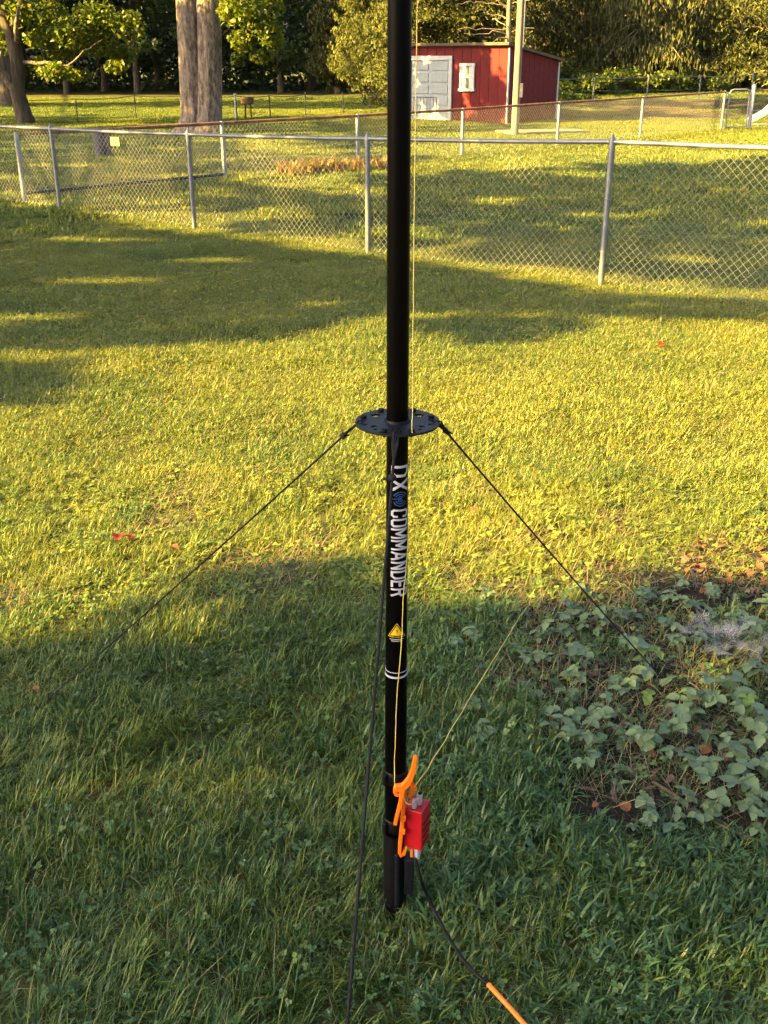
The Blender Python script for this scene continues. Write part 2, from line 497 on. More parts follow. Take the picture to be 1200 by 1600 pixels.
# gate frame between the last post and the tall hinge post
g0 = bp[-1]; e = np.array([.93, .37]); g1 = g0 + e * .16; g2 = g1 + e * .74; g3 = g2 + e * .12
zg = float(gz(*g3))
m = MB(); m.tube([(g3[0], g3[1], zg - .1), (g3[0], g3[1], zg + 1.22), (g3[0], g3[1], zg + 1.25)], [.055, .055, .03], 12)
m.build('gate_post', MAT['galv_bright'], bf, True)
gate = MB()
fr = [(0, .08), (0, 1.0), (.05, 1.08), (.14, 1.11), (.60, 1.11), (.69, 1.08), (.74, 1.0), (.74, .08), (0, .08)]
gate.tube([(g1[0] + e[0] * s, g1[1] + e[1] * s, zg + z) for s, z in fr], .022, 8, False)
go = gate.build('gate', MAT['galv_bright'], bf, True)
c2 = []; chain_link(c2, g1, g2, zg + 1.05, zg + 1.05, zg + .12, zg + .12, p=.045, wr=.003)
o = join_np('gate_mesh', c2, MAT['galv_wire'], go); o['kind'] = 'stuff'
m = MB(); m.box((g1[0] - e[0] * .07, g1[1] - e[1] * .07, zg + .72), (.14, .04, .05), math.atan2(e[1], e[0])); m.build('latch', MAT['galvanised'], go)
pr, qr = g3, g3 + np.array([4.2, 1.2])
m = MB(); m.tube([(pr[0], pr[1], zg + 1.08), (qr[0], qr[1], float(gz(*qr)) + 1.08)], .024, 8); m.build('top_rail', MAT['rusty'], bf, True)
m = MB(); m.tube([(qr[0], qr[1], zg - .1), (qr[0], qr[1], float(gz(*qr)) + 1.1)], .034, 8); m.build('post', MAT['galv_bright'], bf, True)
chain_link(ch, pr, qr, zg + 1.05, float(gz(*qr)) + 1.05, zg + .03, float(gz(*qr)) + .03, p=.045, wr=.0019)
o = join_np('chain_link_mesh', ch, MAT['galv_wire'], bf); o['kind'] = 'stuff'

def wire_fence(name, label, pts, h, pr=.022, mat='dark_metal'):
    f = thing(name, label, 'fence', (pts[0][0], pts[0][1], float(gz(*pts[0]))))
    for p in pts:
        z = float(gz(*p))
        m = MB(); m.tube([(p[0], p[1], z - .1), (p[0] + rnd.uniform(-.03, .03), p[1], z + h * rnd.uniform(.97, 1.1))], pr, 6); m.build('post', MAT[mat], f)
    for j, hh in enumerate((.96, .5, .12)):
        m = MB()
        path = []
        for a, b in zip(pts[:-1], pts[1:]):
            for t in (0, .33, .66):
                x, y = a[0] + (b[0] - a[0]) * t, a[1] + (b[1] - a[1]) * t
                path.append((x, y, float(gz(x, y)) + h * hh - (.04 if t else 0)))
        path.append((*pts[-1], float(gz(*pts[-1])) + h * hh))
        m.tube(path, .012 if j == 0 else .005, 4); m.build('wire', MAT[mat], f)
    return f
wire_fence('wire_fence', 'thin dark wire fence across the far lawn behind the thick double trunk',
           [at_z(px, py)[:2] for px, py in ((-60, 193), (122, 194), (213, 187), (300, 186.5), (371, 188), (423, 187), (478, 185), (537, 182), (605, 179))], .78)
wire_fence('rail_fence', 'thin rail fence behind the brown strip below the spruces',
           [(6.2, 43.5), (8.2, 43.8), (10.4, 44.2), (12.6, 44.6), (14.8, 45), (17, 45.4)], 1.0, .03, 'galvanised')

# ------------------------------------------------------------------ red shed
cR = np.array([3.91, 35.5]); wd = np.array([-.757, .653]); sd = np.array([.653, .757])
SW, SL = 4.3, 3.0
HT, HB = 2.34, 1.90
shed = thing('red_shed', 'red wooden shed with white door and sloping roof behind the back fence', 'shed', (cR[0], cR[1], float(gz(*cR))))
def W3(s, l, z): # along the front from the right corner, depth, height
    q = cR + wd * s + sd * l
    return (q[0], q[1], z)
zb = float(gz(*cR)) - .15
def hz(l): return HT + (HB - HT) * l / SL
fa = math.atan2(wd[1], wd[0])
m = MB()
def quadwall(mb, pts): mb.add(pts, [tuple(range(len(pts)))])
# solid core a little inside the boards
core = [W3(.05, .05, zb), W3(SW - .05, .05, zb), W3(SW - .05, SL - .05, zb), W3(.05, SL - .05, zb),
        W3(.05, .05, hz(.05) - .03), W3(SW - .05, .05, hz(.05) - .03), W3(SW - .05, SL - .05, hz(SL) - .03), W3(.05, SL - .05, hz(SL) - .03)]
m.add(core, [(0, 1, 2, 3), (4, 7, 6, 5), (0, 4, 5, 1), (1, 5, 6, 2), (2, 6, 7, 3), (3, 7, 4, 0)])
m.build('wall', MAT['shed_red'], shed)
bw = .30
for k in range(int(SL / bw)):
    m = MB()
    l0, l1 = k * bw + .006, (k + 1) * bw - .006
    a = [W3(0, l0, zb), W3(0, l1, zb), W3(0, l1, hz(l1) - .02), W3(0, l0, hz(l0) - .02)]
    b = [W3(.05, l0, zb), W3(.05, l1, zb), W3(.05, l1, hz(l1) - .02), W3(.05, l0, hz(l0) - .02)]
    m.add(a + b, [(0, 1, 2, 3), (7, 6, 5, 4), (0, 3, 7, 4), (1, 5, 6, 2), (3, 2, 6, 7)])
    m.build('plank', MAT['shed_red'], shed)
s = 0.0
while s < SW - .01:
    w = min(.36, SW - s)
    m = MB(); a0, a1 = s + .006, s + w - .006
    if s + w > 2.15 and s < 4.05: z0 = 2.0 if a0 > 1.9 else zb
    else: z0 = zb
    a = [W3(a0, 0, z0), W3(a1, 0, z0), W3(a1, 0, HT - .02), W3(a0, 0, HT - .02)]
    b = [W3(a0, .05, z0), W3(a1, .05, z0), W3(a1, .05, HT - .02), W3(a0, .05, HT - .02)]
    m.add(a + b, [(0, 3, 2, 1), (7, 4, 5, 6), (0, 4, 7, 3), (1, 2, 6, 5), (0, 1, 5, 4), (3, 7, 6, 2)])
    m.build('plank', MAT['shed_red'], shed)
    s += w
m = MB()
rf = [W3(-.12, -.18, HT), W3(SW + .12, -.18, HT), W3(SW + .12, SL + .15, HB - .03), W3(-.12, SL + .15, HB - .03)]
m.add(rf + [(x, y, z + .085) for x, y, z in rf], [(3, 2, 1, 0), (4, 5, 6, 7), (0, 1, 5, 4), (1, 2, 6, 5), (2, 3, 7, 6), (3, 0, 4, 7)])
m.build('roof', MAT['roof_dark'], shed)
for l in (0, SL):
    m = MB(); c = W3(-.012, l + (.03 if l == 0 else -.03), (zb + hz(l)) / 2 - .03); m.box(c, (.03, .07, hz(l) - zb - .06), fa); m.build('corner_trim', MAT['white_paint'], shed)
# door
D0, D1, DT = 2.32, 3.95, 1.92
m = MB(); m.box(W3((D0 + D1) / 2, .03, (zb + DT) / 2), (D1 - D0, .05, DT - zb), fa); dr = m.build('door', MAT['door_paint'], shed)
for r_ in range(5):
    for c_ in range(2):
        m = MB(); cx = D0 + (c_ + .5) * (D1 - D0) / 2; cz = .12 + (r_ + .5) * .36
        m.box(W3(cx, -.004, cz), ((D1 - D0) / 2 - .12, .03, .27), fa); m.build('door_panel', MAT['door_paint'], dr, bevel=.01)
for (c, sz) in ((W3(D0 - .06, -.02, (zb + DT) / 2), (.13, .06, DT - zb)), (W3(D1 + .06, -.02, (zb + DT) / 2), (.13, .06, DT - zb)), (W3((D0 + D1) / 2, -.022, DT + .06), (D1 - D0 + .25, .064, .13))):
    m = MB(); m.box(c, sz, fa); m.build('door_frame', MAT['white_paint'], shed)
# window
w0, w1, wz0, wz1 = 1.28, 1.84, 1.02, 1.78
m = MB(); m.box(W3((w0 + w1) / 2, -.012, (wz0 + wz1) / 2), (w1 - w0, .03, wz1 - wz0), fa); win = m.build('window', MAT['curtain'], shed)
for zc in ((wz0 + wz1) / 2 - .18, (wz0 + wz1) / 2 + .18):
    m = MB(); m.box(W3((w0 + w1) / 2, -.034, zc), (w1 - w0 - .10, .008, .30), fa); m.build('pane', MAT['glass_dark'], win)
    for sx in (.14, -.14):
        m = MB(); m.box(W3((w0 + w1) / 2 + sx, -.042, zc), (.14, .006, .29), fa); m.build('curtain', MAT['curtain'], win)
for (c, sz) in ((W3(w0 + .03, -.045, (wz0 + wz1) / 2), (.08, .06, wz1 - wz0 + .08)), (W3(w1 - .03, -.045, (wz0 + wz1) / 2), (.08, .06, wz1 - wz0 + .08)),
                (W3((w0 + w1) / 2, -.047, wz1), (w1 - w0 + .06, .064, .08)), (W3((w0 + w1) / 2, -.05, wz0), (w1 - w0 + .10, .08, .08)), (W3((w0 + w1) / 2, -.046, (wz0 + wz1) / 2), (w1 - w0, .058, .05))):
    m = MB(); m.box(c, sz, fa); m.build('window_frame', MAT['white_paint'], win)
# railing by the door
rl = thing('door_railing', 'small dark metal railing in front of the shed door', 'railing', W3(2.3, -1.0, float(gz(3, 34))))
for zz in (.12, .80):
    m = MB(); m.tube([W3(2.05, -1.0, zz), W3(3.0, -1.0, zz)], .014, 6); m.build('rail', MAT['dark_metal'], rl)
for k in range(8):
    s = 2.05 + .95 * k / 7
    m = MB(); m.tube([W3(s, -1.0, -.02 if k in (0, 7) else .12), W3(s, -1.0, .80)], .012 if k in (0, 7) else .008, 6); m.build('baluster', MAT['dark_metal'], rl)

# ------------------------------------------------------------------ utility pole, slab, small far things
up_ = at_z(804, 212)
po = thing('utility_pole', 'tall brown wooden utility pole in front of the red shed', 'pole', (up_[0], up_[1], float(gz(up_[0], up_[1]))))
m = MB(); m.tube([(up_[0] + .002 * k, up_[1], -.2 + 1.2 * k) for k in range(9)], np.linspace(.105, .08, 9), 16); m.build('shaft', MAT['pole_wood'], po, True)
m = MB(); m.tube([(up_[0] + .105, up_[1] - .05, 2.2), (up_[0] + .11, up_[1] - .05, 9)], .022, 8); m.build('conduit', MAT['galv_bright'], po, True)
m = MB(); m.box((up_[0] + .11, up_[1] - .08, 1.15), (.08, .06, .35)); m.build('meter_box', MAT['galvanised'], po)
m = MB(); m.box((up_[0] + .9, up_[1] + 1.0, .03), (2.4, 1.2, .1), .25); tag(m.build('concrete_slab', MAT['concrete'], None, bevel=.02), 'pale flat slab lying on the lawn by the utility pole', 'slab')

q = at_z(388, 187)
st = thing('garden_stand', 'small brown box on two legs on the far lawn', 'stand', q)
m = MB(); m.box((q[0], q[1], .62), (.42, .3, .20)); m.build('box', MAT['brown_wood'], st, bevel=.02)
for sx in (-.1, .12):
    m = MB(); m.tube([(q[0] + sx, q[1], -.05), (q[0] + sx * .8, q[1], .54)], .03, 6); m.build('leg', MAT['brown_wood'], st)
q = at_z(369, 188)
m = MB(); m.tube([(q[0], q[1], -.1), (q[0], q[1], .8), (q[0], q[1], .86)], [.03, .03, .035], 8); m.box((q[0], q[1], .84), (.09, .09, .06))
tag(m.build('marker_post', MAT['white_paint']), 'thin pale post beside the brown box on legs', 'post')
q = at_z(162, 245)
b = thing('garden_bin', 'dark round bin seen through the fence near the yellow tag', 'bin', q)
m = MB(); m.tube([(q[0], q[1], -.02), (q[0], q[1], .25), (q[0], q[1], .55)], [.17, .19, .20], 14); m.build('body', MAT['bin_dark'], b, True)
m = MB(); m.tube([(q[0], q[1], .54), (q[0], q[1], .57)], .22, 14); m.build('rim', MAT['bin_dark'], b, True)
# yellow tag on the near fence
t_ = posts[1] + fd * .50
m = MB(); c = np.array([t_[0], t_[1] - .05, .93]); m.box(c, (.17, .006, .10), math.atan2(fd[1], fd[0]))
tg = tag(m.build('fence_tag', MAT['tag_yellow'], None, bevel=.002), 'small blank pale yellow tag wired to the near fence', 'tag')
# white downspout at the right edge
dn = at_z(1166, 195)
ds = thing('downspout', 'white downspout with slanted outlet at the right edge of the lawn', 'downspout', dn)
m = MB(); m.ribbon_bar([(dn[0] + .95, dn[1] + .1, 4), (dn[0] + .86, dn[1] + .1, 1.2), (dn[0] + .80, dn[1] + .1, .60), (dn[0] + .55, dn[1] + .08, .36), (dn[0] + .03, dn[1], .10)], [.24, .22, .20, .19, .17], .16); m.build('pipe', MAT['white_paint'], ds, bevel=.01)
m = MB(); m.box((dn[0] + .015, dn[1] - .002, .09), (.06, .17, .17), 0, np.array(Matrix.Rotation(R(-27), 3, 'Y'))); m.build('outlet', MAT['galv_bright'], ds)
m = MB(); m.box((dn[0] + .9, dn[1] - .4, .02), (1.7, .5, .08), .2); tag(m.build('splash_block', MAT['concrete'], None, bevel=.02), 'flat concrete block under the white downspout', 'slab')

# ------------------------------------------------------------------ the mast
MX, MY = .025, 1.83
mz0 = float(gz(MX, MY))
mast = thing('antenna_mast', 'tall black antenna mast with white lettering standing on the lawn', 'mast', (MX, MY, mz0))
def prad(z): return float(np.interp(z, [0, .57, 1.19, 1.9, 3.2], [.0232, .0225, .0204, .0194, .0185]))
zs = np.linspace(.645, 3.1, 40)
m = MB(); m.tube([(MX, MY, z) for z in zs], [prad(z) for z in zs], 40); m.build('upper_tube', MAT['black_tube'], mast, True)
zs = np.linspace(mz0 - .08, .640, 14)
m = MB(); m.tube([(MX, MY, z) for z in zs], [prad(z) + .0006 for z in zs], 40); m.build('lower_tube', MAT['black_tube'], mast, True)
def ring(z, h, dr, name, mat):
    m = MB(); m.tube([(MX, MY, z - h / 2), (MX, MY, z + h / 2)], prad(z) + dr, 40); return m.build(name, mat, mast, True)
ring(.648, .0044, .0009, 'white_band', MAT['decal_white'])
ring(.6595, .0013, .0008, 'white_band', MAT['decal_white'])
# ground sleeve, straps and side bracket
m = MB(); m.tube([(MX, MY, mz0 - .05), (MX, MY, .10), (MX, MY, .235)], .0262, 32); m.build('ground_sleeve', MAT['black_matte'], mast, True)
for z, h in ((.392, .030), (.262, .034)):
    m = MB(); m.tube([(MX, MY, z - h / 2), (MX, MY, z - h / 2 + .003), (MX, MY, z + h / 2 - .003), (MX, MY, z + h / 2)], [.0245, .0268, .0268, .0245], 32)
    s_ = m.build('strap', MAT['black_matte'], mast, True)
    m = MB(); m.box((MX - .021, MY - .0195, z), (.014, .010, h * .9), .75); m.build('buckle', MAT['black_matte'], s_, bevel=.002)
m = MB(); m.box((MX + .031, MY - .012, .128), (.022, .030, .100)); m.box((MX + .040, MY - .012, .185), (.008, .026, .016)); m.box((MX + .004, MY - .0275, .12), (.010, .008, .15))
m.build('bracket', MAT['plate_black'], mast, bevel=.003)
# guy plate with slots and holes (outline polygon with real openings)
PZ, PR, PT = 1.190, .0785, .004
import bmesh
def disc_with_holes(holes, notches):
    n = 240; nr = 64
    bm = bmesh.new()
    rr = np.linspace(.0205, PR, nr)
    grid = [[bm.verts.new((MX + r * math.cos(2 * math.pi * i / n), MY + r * math.sin(2 * math.pi * i / n), PZ)) for i in range(n)] for r in rr]
    def blocked(x, y):
        for (hx, hy, hr, el, an) in holes:
            dx, dy = x - hx, y - hy
            ca, sa = math.cos(an), math.sin(an)
            u, v = dx * ca + dy * sa, -dx * sa + dy * ca
            if (u / el) ** 2 + (v / hr) ** 2 < 1: return True
        return False
    for a in range(nr - 1):
        for i in range(n):
            j = (i + 1) % n
            r = (rr[a] + rr[a + 1]) / 2; th = 2 * math.pi * (i + .5) / n
            if blocked(r * math.cos(th), r * math.sin(th)): continue
            bm.faces.new((grid[a][i], grid[a + 1][i], grid[a + 1][j], grid[a][j]))
    for v in [v for v in bm.verts if not v.link_faces]: bm.verts.remove(v)
    me = bpy.data.meshes.new('guy_plate')
    for v in bm.verts: v.co -= Vector(origin(mast))
    bm.to_mesh(me); bm.free()
    me.materials.append(MAT['plate_black'])
    o = bpy.data.objects.new('guy_plate', me); COL.objects.link(o); o.parent = mast
    sm = o.modifiers.new('solid', 'SOLIDIFY'); sm.thickness = PT; sm.offset = 0
    return o
hol = []
for an in (40, 140, 215, 325):
    a = R(an); hol.append((.054 * math.cos(a), .054 * math.sin(a), *((.0080, .0088) if an < 180 else (.0046, .0070)), 0.0 if an < 180 else a))
for an in (-18, 198, -50, 230):
    a = R(an); hol.append((.062 * math.cos(a), .062 * math.sin(a), .0034, .0042, a))
hol.append((0, -.060, .006, .0085, 0)); hol.append((.028, -.066, .004, .006, .0)); hol.append((-.028, -.066, .004, .006, .0))
gp = disc_with_holes(hol, None)
for an in (15, 62, 118, 165, 248, 292):
    a = R(an); c = (MX + .0655 * math.cos(a), MY + .0655 * math.sin(a), PZ)
    m = MB(); m.tube([(c[0], c[1], PZ - .008), (c[0], c[1], PZ + .0026), (c[0], c[1], PZ + .0030), (c[0], c[1], PZ + .0075)], [.0026, .0026, .0058, .0055], 8); m.build('bolt', MAT['black_matte'], gp)
m = MB(); m.tube([(MX, MY, PZ - .006), (MX, MY, PZ - .001), (MX, MY, PZ + .003), (MX, MY, PZ + .007)], [.0225, .0245, .0245, .0222], 32); m.build('collar', MAT['black_matte'], mast, True)

# lettering: stroke letters (width .52, height 1), wrapped round the tube
LET = {
 'D': (.56, [((0, 0), (0, 1)), ((0, 1), (.38, 1)), ((.38, 1), (.56, .80)), ((.56, .80), (.56, .20)), ((.56, .20), (.38, 0)), ((.38, 0), (0, 0))]),
 'X': (.60, [((0, 0), (.60, 1)), ((0, 1), (.60, 0))]),
 'C': (.52, [((.52, .72), (.52, .88)), ((.52, .88), (.40, 1)), ((.40, 1), (.12, 1)), ((.12, 1), (0, .88)), ((0, .88), (0, .12)), ((0, .12), (.12, 0)), ((.12, 0), (.40, 0)), ((.40, 0), (.52, .12)), ((.52, .12), (.52, .28))]),
 'O': (.54, [((.12, 1), (.42, 1)), ((.42, 1), (.54, .88)), ((.54, .88), (.54, .12)), ((.54, .12), (.42, 0)), ((.42, 0), (.12, 0)), ((.12, 0), (0, .12)), ((0, .12), (0, .88)), ((0, .88), (.12, 1))]),
 'M': (.72, [((0, 0), (0, 1)), ((0, 1), (.36, .30)), ((.36, .30), (.72, 1)), ((.72, 1), (.72, 0))]),
 'A': (.62, [((0, 0), (.31, 1)), ((.31, 1), (.62, 0)), ((.12, .28), (.50, .28))]),
 'N': (.54, [((0, 0), (0, 1)), ((0, 1), (.54, 0)), ((.54, 0), (.54, 1))]),
 'E': (.44, [((0, 0), (0, 1)), ((0, 1), (.44, 1)), ((0, .5), (.38, .5)), ((0, 0), (.44, 0))]),
 'R': (.54, [((0, 0), (0, 1)), ((0, 1), (.40, 1)), ((.40, 1), (.54, .88)), ((.54, .88), (.54, .60)), ((.54, .60), (.40, .48)), ((.40, .48), (0, .48)), ((.30, .48), (.56, 0))]),
}
def wrap(u_z, th, dr):
    r = prad(u_z) + dr
    return (MX + r * math.sin(th), MY - r * math.cos(th), u_z)
TH0, TH1 = R(-33), R(66)
def stroke(mb, a, b, t, fz, fth, layer):
    a, b = np.array(a, float), np.array(b, float)
    d = (b - a) / (np.linalg.norm(b - a) + 1e-9); n = np.array([-d[1], d[0]])
    A, B = a - d * t * .45, b + d * t * .45
    N = 6; V, Fc = [], []
    for i in range(N + 1):
        for j in range(3):
            p = A + (B - A) * i / N + n * t * (j / 2 - .5)
            V.append(wrap(fz(p[0]), fth(p[1]), .0004 + layer * .00004))
    for i in range(N):
        for j in range(2):
            k = i * 3 + j; Fc.append((k, k + 1, k + 4, k + 3))
    mb.add(V, Fc)
def text_down(word, z_start, z_end):
    tot = sum(LET[c][0] for c in word) + .29 * (len(word) - 1)
    u = 0.0; k = (z_start - z_end) / tot
    for c in word:
        m = MB()
        for li, (a, b) in enumerate(LET[c][1]):
            stroke(m, (u + a[0], a[1]), (u + b[0], b[1]), .16, lambda x: z_start - k * x, lambda v: TH0 + (TH1 - TH0) * (.07 + .86 * v), li)
        m.build('letter', MAT['decal_white'], mast)
        u += LET[c][0] + .29
text_down('DX', 1.108, 1.062)
text_down('COMMANDER', 1.020, .838)
# blue radio-wave emblem
def decal_arc(mb, zc, thc, rad, a0, a1, w, dr=.0005):
    N = 20; V, Fc = [], []
    for i in range(N + 1):
        a = a0 + (a1 - a0) * i / N
        for rr_ in (rad - w / 2, rad + w / 2):
            V.append(wrap(zc + rr_ * math.sin(a), thc + rr_ * math.cos(a) / prad(zc), dr))
    for i in range(N): Fc.append((2 * i, 2 * i + 1, 2 * i + 3, 2 * i + 2))
    mb.add(V, Fc)
m = MB(); zc, thc = 1.0435, R(17)
for rad in (.0050, .0095, .0142):
    decal_arc(m, zc, thc, rad, R(25), R(155), .0020); decal_arc(m, zc, thc, rad, R(205), R(335), .0020)
decal_arc(m, zc, thc, .0014, 0, 2 * math.pi, .0026)
for k in range(6):
    th_a, th_b = thc - (.0165 / .0207) * (k / 6), thc - (.0165 / .0207) * ((k + 1) / 6)
    m.add([wrap(zc - .001, th_a, .0005), wrap(zc + .001, th_a, .0005), wrap(zc + .001, th_b, .0005), wrap(zc - .001, th_b, .0005)], [(0, 1, 2, 3)])
m.build('emblem', MAT['decal_blue'], mast)
# warning triangle: white outline, black border, yellow field, bolt, two lines of small print
def tri_decal(size, dr, mat, name, zc=.757, thc=R(2)):
    m = MB(); r0 = prad(zc); N = 8
    V, Fc = [], []
    for i in range(N + 1):
        w = size * .56 * (1 - i / N) + size * .03
        for j in range(9):
            V.append(wrap(zc - size * .42 + size * .95 * i / N, thc + w * (j / 4 - 1) / r0, dr))
    for i in range(N):
        for j in range(8):
            k = i * 9 + j; Fc.append((k, k + 1, k + 10, k + 9))
    m.add(V, Fc); return m.build(name, mat, mast)
tri_decal(.0330, .0004, MAT['decal_yellow'], 'sign_border')
tri_decal(.0300, .0006, MAT['decal_black'], 'sign_border')
tri_decal(.0230, .0008, MAT['decal_yellow'], 'warning_sign')
m = MB(); zc = .757
def flat_decal(mb, pts, zc, thc, dr):
    mb.add([wrap(zc + p[1], thc + p[0] / prad(zc), dr) for p in pts], [tuple(range(len(pts)))])
flat_decal(m, [(.0012, .0070), (-.0022, .0005), (-.0002, .0008), (.0004, .0018)], zc, R(2), .0010)
flat_decal(m, [(.0020, .0030), (.0008, .0026), (-.0004, -.0060), (.0012, -.0020)], zc, R(2), .0011)
m.build('bolt_symbol', MAT['decal_black'], mast)
m = MB()
for zz, w in ((.7385, .015), (.7345, .011)):
    x = -w
    while x < w:
        l = rnd.uniform(.0010, .0018)
        flat_decal(m, [(x, -.0011), (x + l, -.0011), (x + l, .0011), (x, .0011)], zz, R(2), .0005)
        x += l + .0007
m.build('small_print', MAT['decal_white'], mast)

# guy ropes
def rope(name, label, a, b, knots, r=.0020, sag=.006):
    a, b = np.array(a), np.array(b)
    t_ = thing(name, label, 'rope', (b[0], b[1], b[2]), 'guy ropes of the mast')
    L = np.linalg.norm(b - a)
    path = [a + (b - a) * t - np.array([0, 0, sag * 4 * t * (1 - t)]) for t in np.linspace(0, 1, 25)]
    m = MB(); m.tube(path, r, 6); m.build('line', MAT['rope'], t_, True)
    d = (b - a) / L
    m = MB(); inn = np.array([MX, MY, PZ]); h = a + (inn - a) * .20 + np.array([0, 0, .004])
    s_ = np.cross(d, [0, 0, 1]); s_ /= np.linalg.norm(s_)
    loop = [a + d * .05, a + d * .02 + s_ * .004, a + s_ * .004 + np.array([0, 0, .004]), h + np.array([0, 0, .003]), a - s_ * .004 + np.array([0, 0, -.003]), a + d * .02 - s_ * .004, a + d * .05]
    m.tube(loop, r, 6); m.build('loop', MAT['rope'], t_, True)
    for kd in knots:
        c = a + d * kd
        m = MB()
        m.tube([c - d * .007, c - d * .003, c + d * .003, c + d * .007], [r, r * 2.7, r * 2.9, r], 8)
        m.tube([c + s_ * .002, c + s_ * .008 + d * .004, c + s_ * .016 + np.array([0, 0, -.003])], [r, r, r * .8], 5)
        m.build('knot', MAT['rope'], t_, True)
    # wire peg at the ground
    m = MB(); m.tube([b + np.array([0, 0, -.06]), b + np.array([0, 0, .0]), b - d * .01 + np.array([0, 0, .022]), b - d * .025 + np.array([0, 0, .012])], .003, 6); m.build('peg', MAT['dark_metal'], t_, True)
    return t_
gl = at_z(75, 1092, .02); gr = at_z(1035, 1060, .02)
rope('guy_rope', 'black guy rope running from the guy plate down to the left lawn', (MX - .076, MY - .012, PZ), gl, (.045,), .0021, .004)
rope('guy_rope', 'black guy rope running from the guy plate into the strawberry bed', (MX + .077, MY - .008, PZ), gr, (.028,))
rope('guy_rope', 'slack dark guy rope hanging down the front of the mast towards the viewer', (MX - .004, MY - .075, PZ), (-.118, .43, .02), (.085,), .0026, .02)

# feed box, winder, wires, cable
BY = 1.775
fb = thing('feed_box', 'small red plastic transformer box with two silver terminals beside the mast base', 'box', (*at_y(647, 1316, BY)[:2], .22))
def B(px, py, dy=0.0): return at_y(px, py, BY + dy)
A0, A1 = B(631, 1264, .004), B(657, 1272, -.012)
bot = .238; top = A1[2] + .003
fx = np.array([A1[0] - A0[0], A1[1] - A0[1]]); fx = fx / np.linalg.norm(fx); bx_ = np.array([-fx[1], fx[0]])
bwid, bdep = .042, .046
pc = np.array([A0[0], A0[1]])
def bp3(u, w, z): return (pc[0] + fx[0] * u + bx_[0] * w, pc[1] + fx[1] * u + bx_[1] * w, z)
m = MB()
m.add([bp3(0, 0, bot), bp3(bwid, 0, bot), bp3(bwid, bdep, bot), bp3(0, bdep, bot), bp3(0, 0, top), bp3(bwid, 0, top), bp3(bwid, bdep, top), bp3(0, bdep, top)],
      [(3, 2, 1, 0), (4, 5, 6, 7), (0, 1, 5, 4), (1, 2, 6, 5), (2, 3, 7, 6), (3, 0, 4, 7)])
m.build('case', MAT['red_box'], fb, bevel=.002)
ang = math.atan2(fx[1], fx[0])
for k in range(4):
    m = MB(); m.box(bp3(bwid + .0004, bdep * .5, bot + .016 + .017 * k), (.0016, bdep * .62, .006), ang); m.build('groove', MAT['red_dark'], fb)
for (u, w, cap) in ((.020, .010, 'red_box'), (.026, .026, 'black_matte')):
    c = bp3(u, w, top)
    m = MB(); m.tube([(c[0], c[1], top - .001), (c[0], c[1], top + .002), (c[0], c[1], top + .003), (c[0], c[1], top + .028)], [.0045, .0045, .0056, .0056], 14); tmn = m.build('terminal', MAT['steel'], fb, True)
    m = MB(); m.tube([(c[0], c[1], top + .0275), (c[0], c[1], top + .030), (c[0], c[1], top + .0305)], [.0048, .0046, .003], 14); m.build('cap', MAT[cap], tmn, True)
c = bp3(bwid * .66, bdep * .24, bot)
m = MB(); m.tube([(c[0], c[1], bot + .001), (c[0], c[1], bot - .018), (c[0], c[1], bot - .020), (c[0], c[1], bot - .030)], [.0085, .0085, .0075, .0065], 16); m.build('socket', MAT['steel'], fb, True)
m = MB(); m.box((c[0] - .012, c[1] - .004, bot - .012), (.006, .010, .020)); m.build('tab', MAT['orange'], fb, bevel=.001)

wd_ = thing('wire_winder', 'bright orange plastic wire winder clipped between mast and red box', 'winder', B(628, 1334))
def pl(pts, dy=0.0): return [B(x, y, dy) for x, y in pts]
m = MB(); m.ribbon_bar(pl([(649.5, 1182), (648, 1192), (645.5, 1204), (640, 1217), (634, 1226), (628, 1230), (618, 1231.5)], -.012), [.0085, .0095, .0105, .012, .014, .015, .016], .012); m.build('horn', MAT['orange'], wd_, bevel=.0015)
m = MB(); m.ribbon_bar(pl([(618, 1231), (617, 1236), (619, 1240), (624, 1241), (629, 1238)], -.012), .008, .0118); m.build('hook', MAT['orange'], wd_, bevel=.0015)
m = MB(); m.ribbon_bar(pl([(629, 1234), (627.5, 1246), (625, 1258), (621, 1272), (617.5, 1288)], -.016), [.010, .009, .008, .0075, .0075], .010); m.build('horn', MAT['orange'], wd_, bevel=.0015)
m = MB(); m.ribbon_bar(pl([(633, 1230), (631, 1250), (629.5, 1275), (627, 1300), (625, 1320), (624.5, 1330), (627, 1335), (631, 1332), (635.5, 1321)], .0), [.008, .008, .008, .0078, .0075, .0075, .009, .008, .002], .014); m.build('spine', MAT['orange'], wd_, bevel=.0012)
m = MB(); m.ribbon_bar(pl([(645, 1205), (643, 1220), (644, 1236), (640, 1246)], .008), [.006, .006, .008, .007], .009); m.build('arm', MAT['orange'], wd_, bevel=.001)
m = MB(); m.ribbon_bar(pl([(643, 1231), (651, 1230)], .008), .013, .010); m.build('arm', MAT['orange'], wd_, bevel=.001)
for y in (1278, 1299):
    m = MB(); m.ribbon_bar(pl([(625 - (y - 1278) * .04, y), (634 - (y - 1278) * .04, y + .5)], -.010), .013, .006); m.build('clip', MAT['orange'], wd_, bevel=.001)

